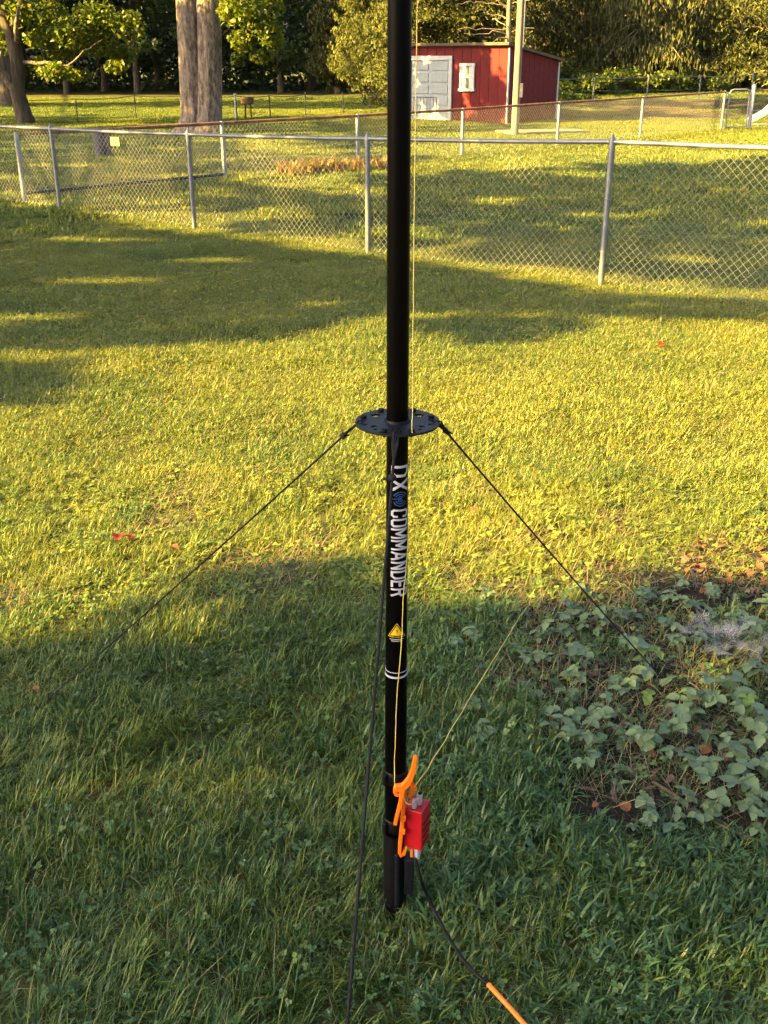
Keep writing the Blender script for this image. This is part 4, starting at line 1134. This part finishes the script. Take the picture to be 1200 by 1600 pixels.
# ------------------------------------------------------------------ grass
GC = bpy.data.collections.new('grass_sources')
NCL = []
U = RNG.uniform
def blade_geo(x, y, az, l0, bend, Ln, w, z0):
    n = len(x); K = 4
    o = np.stack([np.cos(az), np.sin(az), np.zeros(n)], 1); s = np.stack([-np.sin(az), np.cos(az), np.zeros(n)], 1)
    tw = U(-.6, .6, n)[:, None]
    s = s * np.cos(tw) + np.array([0, 0, .4]) * np.sin(tw) + o * np.sin(tw) * .6
    p = np.stack([x, y, z0], 1); pts = [p]
    for k in range(K):
        ph_ = l0 + bend * ((k + .5) / K) ** 1.2
        p = p + (Ln / K)[:, None] * (o * np.sin(ph_)[:, None] + np.array([0, 0, 1.0]) * np.cos(ph_)[:, None]); pts.append(p)
    V = []
    for k, pr_ in enumerate((.55, 1.0, .92, .62)):
        V += [pts[k] - s * (w * pr_ / 2)[:, None], pts[k] + s * (w * pr_ / 2)[:, None]]
    V.append(pts[K])
    V = np.stack(V, 1).reshape(-1, 3)
    b_ = np.arange(n)[:, None] * 9
    F = np.concatenate([b_ + np.array([0, 1, 3]), b_ + np.array([0, 3, 2]), b_ + np.array([2, 3, 5]), b_ + np.array([2, 5, 4]), b_ + np.array([4, 5, 7]), b_ + np.array([4, 7, 6]), b_ + np.array([6, 7, 8])])
    return V, F
def leaf_geo(n, size, r, hmin, hmax, trefoil):
    Vs, Fs, c = [], [], 0
    for j in range(n):
        cx, cy, h = U(-r, r), U(-r, r), U(hmin, hmax)
        sz = U(*size); tilt = np.array(Euler((U(-.5, .5), U(-.5, .5), U(0, 6.28))).to_matrix())
        for q_ in range(3 if trefoil else 1):
            a0 = q_ * 2.094; ctr = np.array([math.cos(a0), math.sin(a0), 0]) * (sz * .62 if trefoil else 0)
            rr_ = sz * .56 if trefoil else sz
            rim_ = [ctr - np.array([0, 0, sz * .12])]
            for w in range(7):
                a = 2 * math.pi * w / 7
                rim_.append(ctr + np.array([math.cos(a + a0), math.sin(a + a0), .12 * math.cos(2 * a)]) * rr_ * (.72 if (w == 0 and not trefoil) else 1))
            Vs.append(np.array(rim_) @ tilt.T + np.array([cx, cy, h]))
            Fs += [(c, c + 1 + w, c + 1 + (w + 1) % 7) for w in range(7)]; c += 8
    return np.concatenate(Vs), np.array(Fs)
def source(name, parts):
    """parts: list of (V, F, material)"""
    me = bpy.data.meshes.new(name); n = 0; Vs, Fs, mi = [], [], []
    for q_, (V, F, mt) in enumerate(parts):
        Vs.append(V); Fs.append(F + n); mi.append(np.full(len(F), q_)); n += len(V); me.materials.append(mt)
    V, F, mi = np.concatenate(Vs), np.concatenate(Fs), np.concatenate(mi)
    me.vertices.add(len(V)); me.vertices.foreach_set('co', V.astype(np.float32).ravel())
    me.loops.add(F.size); me.loops.foreach_set('vertex_index', F.astype(np.int32).ravel())
    me.polygons.add(len(F)); me.polygons.foreach_set('loop_start', np.arange(0, F.size, 3, dtype=np.int32)); me.polygons.foreach_set('material_index', mi.astype(np.int32))
    me.update(calc_edges=True)
    o = bpy.data.objects.new(name, me); GC.objects.link(o); NCL.append(name)
def tufted(n, half, nt_, spread):
    c = U(-half, half, (nt_, 2)); k = RNG.integers(0, nt_, n)
    p = c[k] + RNG.normal(size=(n, 2)) * spread
    return p[:, 0], p[:, 1], k, nt_
def tile(kind):
    nm = 'tile_%02d' % len(NCL)
    if kind == 'lawn':
        n = 400; x, y, k, q_ = tufted(n, .085, 42, .010)
        tl = U(.45, 1.45, q_)[k]
        g = [(*blade_geo(x, y, U(0, 6.28, n), np.abs(RNG.normal(size=n)) * .38, U(.2, 1.6, n), U(.030, .070, n) * tl, U(.0016, .0031, n), np.full(n, -.006)), MAT['grass'])]
        n = 90; x, y, k, q_ = tufted(n, .085, 24, .01)
        g.append((*blade_geo(x, y, U(0, 6.28, n), U(.3, .9, n), U(.4, 1.3, n), U(.020, .042, n), U(.0030, .0052, n), U(0, .025, n)), MAT['weed']))
        g.append((*leaf_geo(4, (.006, .011), .085, .02, .05, True), MAT['weed']))
        n = 14; g.append((*blade_geo(U(-.08, .08, n), U(-.08, .08, n), U(0, 6.28, n), U(.5, 1.4, n), U(.1, .6, n), U(.04, .09, n), U(.0012, .002, n), U(0, .02, n)), MAT['straw']))
    elif kind == 'long':
        n = 380; x, y, k, q_ = tufted(n, .085, 40, .012)
        ta = (RNG.normal(size=q_) * .9)[k]; tl = U(.45, 1.2, q_)[k]
        g = [(*blade_geo(x, y, ta + RNG.normal(size=n) * .5, U(.1, .75, n), U(.3, 1.6, n), U(.045, .098, n) * tl, U(.0018, .0034, n), np.full(n, -.006)), MAT['grass'])]
        n = 6; g.append((*blade_geo(U(-.08, .08, n), U(-.08, .08, n), U(0, 6.28, n), U(.5, 1.4, n), U(.1, .6, n), U(.05, .11, n), U(.0012, .002, n), U(0, .02, n)), MAT['straw']))
        g.append((*leaf_geo(7, (.006, .009), .085, .02, .055, True), MAT['weed']))
    elif kind == 'weed':
        n = 260; x, y, k, q_ = tufted(n, .085, 46, .012)
        zz = U(0, .05, q_)[k] * U(.3, 1, n)
        g = [(*blade_geo(x, y, U(0, 6.28, n), U(.35, 1.0, n), U(.4, 1.4, n), U(.022, .050, n), U(.0030, .0068, n), zz), MAT['weed'])]
        n = 170; x, y, k, q_ = tufted(n, .085, 40, .014)
        g.append((*blade_geo(x, y, U(0, 6.28, n), np.abs(RNG.normal(size=n)) * .4, U(.2, 1.5, n), U(.04, .085, n), U(.0016, .003, n), np.full(n, -.006)), MAT['grass']))
        g.append((*leaf_geo(7, (.007, .012), .08, .02, .06, True), MAT['weed']))
    elif kind == 'clover':
        n = 200; x, y, k, q_ = tufted(n, .085, 50, .012)
        g = [(*blade_geo(x, y, U(0, 6.28, n), np.abs(RNG.normal(size=n)) * .38, U(.2, 1.6, n), U(.025, .06, n), U(.0016, .0031, n), np.full(n, -.006)), MAT['grass'])]
        g.append((*leaf_geo(40, (.006, .010), .085, .015, .05, True), MAT['weed'])); g.append((*leaf_geo(8, (.007, .011), .085, .01, .045, False), MAT['weed']))
    elif kind == 'straw':
        g0 = (*leaf_geo(9, (.008, .015), .09, .012, .06, True), MAT['weed'])
        n = 40; g = [(*blade_geo(U(-.09, .09, n), U(-.09, .09, n), U(0, 6.28, n), U(.5, 1.45, n), U(-.2, .7, n), U(.05, .13, n), U(.0012, .0026, n), U(.0, .015, n)), MAT['straw'])]
        n = 80; g.append((*blade_geo(U(-.09, .09, n), U(-.09, .09, n), U(0, 6.28, n), U(.2, .9, n), U(.2, 1.3, n), U(.03, .09, n), U(.0016, .004, n), np.full(n, -.004)), MAT['weed']))
        n = 24; g.append((*blade_geo(U(-.09, .09, n), U(-.09, .09, n), U(0, 6.28, n), U(1.0, 1.5, n), U(-.3, .4, n), U(.02, .05, n), U(.008, .018, n), U(.002, .02, n)), MAT['brown_leaf'])); g.append(g0)
    elif kind == 'mid':
        n = 3400; x, y, k, q_ = tufted(n, .25, 300, .017)
        tl = U(.45, 1.45, q_)[k]
        g = [(*blade_geo(x, y, U(0, 6.28, n), np.abs(RNG.normal(size=n)) * .55, U(.5, 2.2, n), U(.026, .050, n) * tl, U(.0020, .0040, n), np.full(n, -.006)), MAT['grass'])]
        n = 700; g.append((*blade_geo(U(-.25, .25, n), U(-.25, .25, n), U(0, 6.28, n), U(.4, 1.3, n), U(.3, 1.3, n), U(.014, .030, n), U(.0036, .0065, n), U(.005, .03, n)), MAT['weed']))
        n = 70; g.append((*blade_geo(U(-.25, .25, n), U(-.25, .25, n), U(0, 6.28, n), U(.4, 1.3, n), U(.1, .6, n), U(.04, .09, n), U(.0015, .003, n), U(0, .02, n)), MAT['straw']))
    elif kind == 'far':
        n = 5200; x, y, k, q_ = tufted(n, 1.1, 900, .06)
        tl = U(.6, 1.3, q_)[k]
        g = [(*blade_geo(x, y, U(0, 6.28, n), np.abs(RNG.normal(size=n)) * .4, U(.2, 1.3, n), U(.04, .085, n) * tl, U(.008, .015, n), np.full(n, -.008)), MAT['grass'])]
    source(nm, g)
    return len(NCL) - 1
TI = {k: [tile(k) for _ in range(n)] for k, n in (('lawn', 5), ('long', 4), ('weed', 4), ('clover', 2), ('straw', 3), ('mid', 5), ('far', 4))}

def instancer(name, P, rot, scl, idx, tint, label, cat='grass'):
    me = bpy.data.meshes.new(name)
    me.vertices.add(len(P)); me.vertices.foreach_set('co', P.astype(np.float32).ravel())
    for nm, ty, arr, key in (('rot', 'FLOAT_VECTOR', rot, 'vector'), ('scl', 'FLOAT_VECTOR', scl, 'vector'), ('idx', 'INT', idx, 'value'), ('tint', 'FLOAT', tint, 'value')):
        a = me.attributes.new(nm, ty, 'POINT'); a.data.foreach_set(key, np.asarray(arr, np.int32 if ty == 'INT' else np.float32).ravel())
    o = bpy.data.objects.new(name, me); COL.objects.link(o)
    g = bpy.data.node_groups.new(name, 'GeometryNodeTree')
    g.interface.new_socket('Geometry', in_out='INPUT', socket_type='NodeSocketGeometry')
    g.interface.new_socket('Geometry', in_out='OUTPUT', socket_type='NodeSocketGeometry')
    nd = g.nodes; gi, go_ = nd.new('NodeGroupInput'), nd.new('NodeGroupOutput')
    ci = nd.new('GeometryNodeCollectionInfo'); ci.inputs[0].default_value = GC; ci.inputs['Separate Children'].default_value = True; ci.inputs['Reset Children'].default_value = True
    ip = nd.new('GeometryNodeInstanceOnPoints'); ip.inputs['Pick Instance'].default_value = True
    def attr(nm, ty):
        a = nd.new('GeometryNodeInputNamedAttribute'); a.data_type = ty; a.inputs['Name'].default_value = nm; return a.outputs['Attribute']
    lk = g.links.new
    lk(gi.outputs[0], ip.inputs['Points']); lk(ci.outputs[0], ip.inputs['Instance'])
    lk(attr('idx', 'INT'), ip.inputs['Instance Index']); lk(attr('scl', 'FLOAT_VECTOR'), ip.inputs['Scale'])
    e2r = nd.new('FunctionNodeEulerToRotation'); lk(attr('rot', 'FLOAT_VECTOR'), e2r.inputs[0]); lk(e2r.outputs[0], ip.inputs['Rotation'])
    lk(ip.outputs[0], go_.inputs[0])
    md = o.modifiers.new('scatter', 'NODES'); md.node_group = g
    return tag(o, label, cat, kind='stuff')
def lattice(D0, D1, step, hw, extra):
    w = hw * D1 + extra
    X, Y = np.meshgrid(np.arange(-w, w, step), np.arange(D0, D1, step))
    x = X.ravel() + U(-.22, .22, X.size) * step; y = Y.ravel() + U(-.22, .22, X.size) * step
    k = np.abs(x) < hw * y + extra
    return x[k], y[k]
def slope_rot(x, y, az):
    e = .06
    sx = (gz(x + e, y) - gz(x - e, y)) / (2 * e); sy = (gz(x, y + e) - gz(x, y - e)) / (2 * e)
    # rotate about z first, then tip to the slope of the ground
    out = []
    for a, gx_, gy_ in zip(az, sx, sy):
        q_ = Vector((0, 0, 1)).rotation_difference(Vector((-gx_, -gy_, 1)))
        out.append(tuple((q_.to_matrix() @ Matrix.Rotation(a, 3, 'Z')).to_euler()))
    return np.array(out)
def pick(kind, n): return np.array(TI[kind])[RNG.integers(0, len(TI[kind]), n)]

# near lawn
x, y = lattice(.75, 4.75, .125, .44, .40)
n = len(x); px, py = proj(np.stack([x, y, gz(x, y)], 1))
inb = inside(BED, x + (vn(x, y, .2, 51) - .5) * .25, y + (vn(x, y, .2, 52) - .5) * .25)
weedy = sstep(600, 760, px + 260 * (fbm(x, y, .5, 71) - .5)) * sstep(930, 1010, py + 120 * (fbm(x, y, .4, 72) - .5))
weedy *= 1 - .75 * sstep(1440, 1540, py + 110 * (fbm(x, y, .3, 73) - .5)) * (1 - sstep(960, 1100, px))
longg = (1 - sstep(560, 720, px)) * sstep(.36, .52, fbm(x, y, .7, 74)) * sstep(930, 1040, py)
longg = np.maximum(longg, .8 * sstep(1440, 1540, py) * (1 - sstep(1000, 1150, px)))
clov = .05 + .5 * sstep(.56, .68, fbm(x, y, .45, 75))
u = RNG.random(n); u2 = RNG.random(n)
idx = pick('lawn', n)
idx = np.where(u2 < clov + .10 * (py < 950), pick('clover', n), idx)
idx = np.where((RNG.random(n) < .10) & (py < 950), pick('weed', n), idx)
dry = sstep(.60, .70, fbm(x, y, .45, 190)) * (py < 960)
idx = np.where(RNG.random(n) < dry * .7, pick('straw', n), idx)
islong = u < longg * .6
idx = np.where(islong, pick('long', n), idx)
idx = np.where(RNG.random(n) < weedy * .85, pick('weed', n), idx)
idx = np.where(inb & (RNG.random(n) < .86), pick('straw', n), np.where(inb, pick('weed', n), idx))
keep = ~(inb & (RNG.random(n) < .12))
hollow = (fbm(x, y, .26, 276) > .665) & (py > 1000) & (px < 640)
bare_ = (((px - 960) / 75) ** 2 + ((py - 1268) / 34) ** 2 < 1) | (((px - 1130) / 130) ** 2 + ((py - 1308) / 24) ** 2 < 1)
keep &= ~(bare_ & (RNG.random(n) < .75))
ori = (fbm(x, y, .55, 61) - .5) * 7.0 + .4
az = np.where(islong, ori + RNG.normal(size=n) * .3, U(0, 6.283, n))
hgt = np.where(py < 950, .66, 1.0) * (.42 + 1.25 * fbm(x, y, .36, 77)) * U(.85, 1.18, n)
hgt = np.where(hollow, hgt * .55, hgt)
sxy = U(.95, 1.12, n)
tint = np.clip(-.17 + .42 * fbm(x, y, .8, 78) + .42 * fbm(x, y, .22, 178) + .42 * sstep(2.9, 3.7, y) + RNG.normal(size=n) * .06, 0, 1)  # random patches, plus foreground shade and sunlit yellow put into the tint
k = keep
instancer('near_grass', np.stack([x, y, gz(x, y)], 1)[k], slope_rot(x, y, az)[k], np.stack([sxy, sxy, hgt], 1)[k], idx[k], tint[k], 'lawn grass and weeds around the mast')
# lawn up to the fence
x, y = lattice(4.65, 13.2, .36, .43, .5)
n = len(x)
hgt = .60 + .70 * fbm(x, y, .8, 82)
tint = np.clip(.34 + .60 * fbm(x, y, 1.4, 83) + RNG.normal(size=n) * .06, 0, 1)
instancer('mid_grass', np.stack([x, y, gz(x, y)], 1), slope_rot(x, y, U(0, 6.283, n)), np.stack([np.ones(n), np.ones(n), hgt], 1), pick('mid', n), tint, 'short lawn grass between the mast and the fence')
# far lawn
x, y = lattice(13.0, 54, 1.5, .42, 1.5)
k = ~(inside(LIT, x, y) | inside(LIT2, x, y)) | (RNG.random(len(x)) < .3); x, y = x[k], y[k]; n = len(x)
tint = np.clip(.25 + .55 * fbm(x, y, 4, 84) + RNG.normal(size=n) * .05, 0, 1)
instancer('far_grass', np.stack([x, y, gz(x, y)], 1), slope_rot(x, y, U(0, 6.283, n)), np.stack([np.ones(n), np.ones(n), U(.8, 1.1, n)], 1), pick('far', n), tint, 'mown grass beyond the near fence')

# ------------------------------------------------------------------ strawberry plants, fallen leaves, twigs, web
def leaflet_mesh(name, mat, seed):
    rg = np.random.default_rng(seed)
    K = 13; V, Fc = [], []
    for i in range(K + 1):
        t = i / K
        w = .36 * math.sin(math.pi * min(1, t ** .72 * 1.0)) ** .8 + .01
        tooth = 1 + (.13 if i % 2 else -.09) * (0 < i < K)
        zc = -.10 * t * t * 1.2
        V += [(t, -w * tooth, .13 * w / .36 + zc + rg.normal() * .02 + (.02 if i % 2 else -.02)), (t, 0, zc), (t, w * tooth, .13 * w / .36 + zc + rg.normal() * .02 + (.02 if i % 2 else -.02))]
    for i in range(K):
        b_ = i * 3; Fc += [(b_, b_ + 3, b_ + 4, b_ + 1), (b_ + 1, b_ + 4, b_ + 5, b_ + 2)]
    me = bpy.data.meshes.new(name); me.from_pydata(V, [], Fc); me.materials.append(mat)
    me.polygons.foreach_set('use_smooth', [True] * len(me.polygons))
    return me
LM = [leaflet_mesh('leaf', MAT['strawberry_leaf'], s) for s in range(4)]
LP = leaflet_mesh('leaf', MAT['pale_leaf'], 9)
LR = leaflet_mesh('leaf', MAT['rust_leaf'], 12)
def add_mesh_obj(name, me, parent, M):
    o = bpy.data.objects.new(name, me); COL.objects.link(o); o.parent = parent; o.matrix_local = M
    return o
def strawberry(x, y, s, seed, pale=False):
    rg = random.Random(seed); z0 = float(gz(x, y))
    lab = SLAB[(x, y)] + (' with a yellow-green leaf' if pale else '')
    t = thing('strawberry_plant', lab, 'plant', (x, y, z0), 'strawberry plants in the bed')
    nl = rg.randint(3, 5)
    st_ = MB()
    for j in range(nl):
        a = rg.uniform(0, 6.28); rr_ = rg.uniform(.015, .055) * s; h = rg.uniform(.045, .11) * s
        tip = Vector((rr_ * math.cos(a), rr_ * math.sin(a), h))
        st_.tube([(x, y, z0), (x + tip.x * .5, y + tip.y * .5, z0 + h * .7), (x + tip.x, y + tip.y, z0 + h)], .0011, 4, False)
        base_a = rg.uniform(0, 6.28)
        tilt = Euler((rg.uniform(-.35, .35), rg.uniform(-.35, .35), 0)).to_matrix().to_4x4()
        for q_ in range(3):
            ln = rg.uniform(.024, .054) * s
            Ml = Matrix.Translation(tip) @ tilt @ Matrix.Rotation(base_a + (q_ - 1) * 1.75, 4, 'Z') @ Matrix.Rotation(rg.uniform(-.15, .35), 4, 'Y') @ Matrix.Diagonal((ln, ln * 1.02, ln, 1))
            me = LP if (pale and j == 0) else LM[rg.randrange(4)]
            add_mesh_obj('leaf', me, t, Ml)
    st_.build('stem', MAT['stem'], t)
sp_px = [(875, 985, 1), (905, 1035, 1), (855, 1030, .8), (945, 975, 1), (985, 1000, .9), (925, 985, .8), (1005, 1035, 1.25), (1020, 1062, 1.2), (1035, 985, .8), (890, 1062, .9), (960, 1080, 1.1), (1000, 1085, 1.0), (820, 1035, .8), (835, 1085, .8), (880, 1090, .7), (1110, 1075, 1.1), (1095, 1100, 1.1), (1150, 1085, 1.0), (1185, 1065, 1.1),
         (1145, 1110, 1.2), (1170, 1130, 1.1), (1060, 1115, 1.0), (1050, 1145, 1.1), (1190, 1155, 1.1), (1140, 1180, 1.15), (1175, 1190, 1.1), (1200, 1210, 1.0), (1085, 1215, 1.15), (1110, 1235, 1.1), (1155, 1235, 1.1), (1060, 1190, .8), (1010, 1170, 1.1), (950, 1118, .9), (905, 1135, .9), (900, 1165, .9), (865, 1120, .7),
         (1180, 1265, .8), (1110, 1270, .9), (1195, 1000, 1.2), (1180, 960, 1.2), (1215, 1040, 1.2), (1150, 975, .9), (1110, 965, .8), (1075, 950, .9), (1040, 940, .8), (1010, 930, .9), (985, 945, .8), (1060, 915, .7), (1245, 1100, 1.1), (1260, 1180, 1.1), (1090, 1000, .8), (1060, 1010, .8), (1015, 1265, .8), (1005, 1290, .7), (965, 1205, .8), (640, 1110, .0)]
ANCH = {'the pale spider web': (1150, 1020), 'the end of the guy rope': (1035, 1060), 'the end of the yellow wire': (830, 945), 'the long bare twig': (1105, 1275), 'the rust leaves in the sun': (1150, 885)}
sp_px = [q_ for q_ in sp_px if q_[2] > 0]
while len(sp_px) < 96:
    a_, b_ = rnd.uniform(690, 1260), rnd.uniform(925, 1290)
    g = at_z(a_, b_ + 12)
    if (inside(BED, np.array([g[0]]), np.array([g[1]]))[0] or (rnd.random() < .22 and b_ < 1200)) and min(math.hypot(a_ - q_[0], (b_ - q_[1]) * 1.5) for q_ in sp_px) > 17: sp_px.append((a_, b_, rnd.uniform(.5, .95)))
spos = [tuple(at_z(a_, b_ + 12, .0)[:2]) for a_, b_, _ in sp_px]
SLAB = {}
rank = {nm: list(np.argsort([np.hypot(p_[0] - at_z(*c_)[0], p_[1] - at_z(*c_)[1]) for p_ in spos])) for nm, c_ in ANCH.items()}
for i_, p_ in enumerate(spos):
    nm = min(ANCH, key=lambda q_: rank[q_].index(i_)); r_ = min(rank[nm].index(i_), len(ORD) - 1)
    SLAB[p_] = 'strawberry plant %s to %s' % (ORD[r_], nm)
for k, (px_, py_, s_) in enumerate(sp_px):
    if s_ <= 0: continue
    g = at_z(px_, py_ + 12, .0)
    strawberry(*spos[k], s_ * .84, 100 + k, k in (11, 6, 20))
# fallen leaves
def fallen(px_, py_, s, me, label, grp=None, lift=.02):
    g = at_z(px_, py_, 0); z0 = float(gz(g[0], g[1]))
    o = bpy.data.objects.new('fallen_leaf', me); COL.objects.link(o)
    o.matrix_local = Matrix.Translation((g[0], g[1], z0 + lift)) @ Euler((rnd.uniform(-.5, .5), rnd.uniform(-.4, .4), rnd.uniform(0, 6.28))).to_matrix().to_4x4() @ Matrix.Diagonal((s, s * 1.2, s * 1.6, 1))
    return tag(o, label, 'leaf', grp)
LRed = leaflet_mesh('fallen_leaf', MAT['red_leaf'], 21); LBr = leaflet_mesh('fallen_leaf', MAT['brown_leaf'], 22); LRu = leaflet_mesh('fallen_leaf', MAT['rust_leaf'], 23)
fallen(188, 852, .055, LRed, 'bright red fallen leaf on the sunlit lawn above the shadow edge', None, .05)
fallen(198, 855, .040, LRed, 'smaller bright red leaf touching the red leaf on the sunlit lawn', None, .05)
fallen(736, 811, .032, LRu, 'rust fallen leaf on the sunlit lawn right of the lettering', None, .045)
fallen(1035, 549, .05, LRed, 'orange-red fallen leaf far out on the sunlit lawn near the right', None, .05)
fallen(62, 1101, .030, LRu, 'small reddish leaf by the end of the guy rope on the left', None, .05)
fallen(1197, 967, .06, LRu, 'rust leaf at the right edge above the pale web', None, .07)
fallen(270, 868, .035, LRu, 'reddish dry leaf near the rope at the shadow edge', None, .04)
for k in range(90):
    fallen(rnd.uniform(1070, 1290), rnd.uniform(838, 935), rnd.uniform(.020, .042), LRu if rnd.random() < .5 else LBr, 'rust brown dry leaf in the sunlit corner of the bed', 'dry leaves in the sunlit bed corner', rnd.uniform(.012, .045))
for k in range(85):
    px_, py_ = rnd.uniform(820, 1230), rnd.uniform(930, 1300)
    g = at_z(px_, py_)
    if not inside(BED, np.array([g[0]]), np.array([g[1]]))[0]: continue
    fallen(px_, py_, rnd.uniform(.018, .036), LBr if rnd.random() < .75 else LRu, 'dull brown dry leaf on the shaded soil between the strawberry plants', 'dry leaves on the shaded soil', rnd.uniform(.012, .03))
# twigs
def twig(label, pts, r, grp=None, mat='brown_wood', z=.02):
    P = [at_z(a, b_, z) for a, b_ in pts]
    for q_ in P: q_[2] += float(gz(q_[0], q_[1]))
    m = MB(); m.tube(P, np.linspace(r, r * .5, len(P)), 6); o = m.build('twig', MAT[mat], None, True)
    return tag(o, label, 'twig', grp)
twig('long bare twig lying across the soil at the lower edge of the bed', [(1020, 1222), (1060, 1245), (1105, 1275), (1150, 1296), (1210, 1316), (1300, 1335)], .006)
twig('dark curled twig sticking up at the sunlit edge of the bed', [(1080, 890), (1083, 900), (1086, 912), (1090, 920)], .006, None, 'dark_metal', .05)
for k in range(70):
    px_, py_ = rnd.uniform(850, 1230), rnd.uniform(930, 1300)
    g = at_z(px_, py_)
    if not inside(BED, np.array([g[0]]), np.array([g[1]]))[0]: continue
    a = rnd.uniform(0, 6.28); l = rnd.uniform(.04, .12); z0 = float(gz(g[0], g[1]))
    m = MB(); up_z = rnd.uniform(0.0, .06)
    m.tube([(g[0], g[1], z0 + .01), (g[0] + l * .5 * math.cos(a), g[1] + l * .5 * math.sin(a), z0 + .02 + up_z * .7), (g[0] + l * math.cos(a), g[1] + l * math.sin(a), z0 + .015 + up_z)], [.0012, .0011, .0007], 4)
    tag(m.build('straw_stalk', MAT['straw']), 'dry straw stalk lying among the strawberry plants', 'straw', 'straw stalks in the bed')
# sheet web over the leaves
wm, t, p_, out = nt('web')
tc = t.nodes.new('ShaderNodeTexCoord'); n1 = t.nodes.new('ShaderNodeTexNoise'); n1.inputs['Scale'].default_value = 16; n1.inputs['Detail'].default_value = 4
t.links.new(tc.outputs['Object'], n1.inputs['Vector'])
rp = t.nodes.new('ShaderNodeValToRGB'); rp.color_ramp.elements[0].position, rp.color_ramp.elements[1].position = .40, .75
rp.color_ramp.elements[0].color = (.0, .0, .0, 1); rp.color_ramp.elements[1].color = (.40, .40, .40, 1)
t.links.new(n1.outputs['Fac'], rp.inputs['Fac'])
p_.inputs['Base Color'].default_value = (.45, .45, .48, 1); p_.inputs['Roughness'].default_value = .7
tb = t.nodes.new('ShaderNodeBsdfTransparent'); mx = t.nodes.new('ShaderNodeMixShader')
t.links.new(rp.outputs[0], mx.inputs[0]); t.links.new(tb.outputs[0], mx.inputs[1]); t.links.new(p_.outputs[0], mx.inputs[2]); t.links.new(mx.outputs[0], out.inputs['Surface'])
c0 = at_z(1150, 1020)
m = MB(); V, Fc = [], []; NU, NV = 22, 12
for i in range(NU + 1):
    for j in range(NV + 1):
        a = 2 * math.pi * i / NU; r_ = j / NV
        rad = 1 + .35 * math.sin(a * 3 + 1) * .5 + .2 * math.sin(a * 7)
        xx, yy = c0[0] + .17 * r_ * rad * math.cos(a), c0[1] + .14 * r_ * rad * math.sin(a)
        V.append((xx, yy, float(gz(xx, yy)) + .040 + .03 * r_ ** 2 + .04 * (float(vn(xx, yy, .05, 91)) - .5)))
for i in range(NU):
    for j in range(NV):
        k = i * (NV + 1) + j; Fc.append((k, k + 1, k + NV + 2, k + NV + 1))
m.add(V, Fc); tag(m.build('spider_web', wm, None, True), 'pale dewy sheet web spread over the strawberry leaves', 'spider web')
print('objects', len(bpy.data.objects))
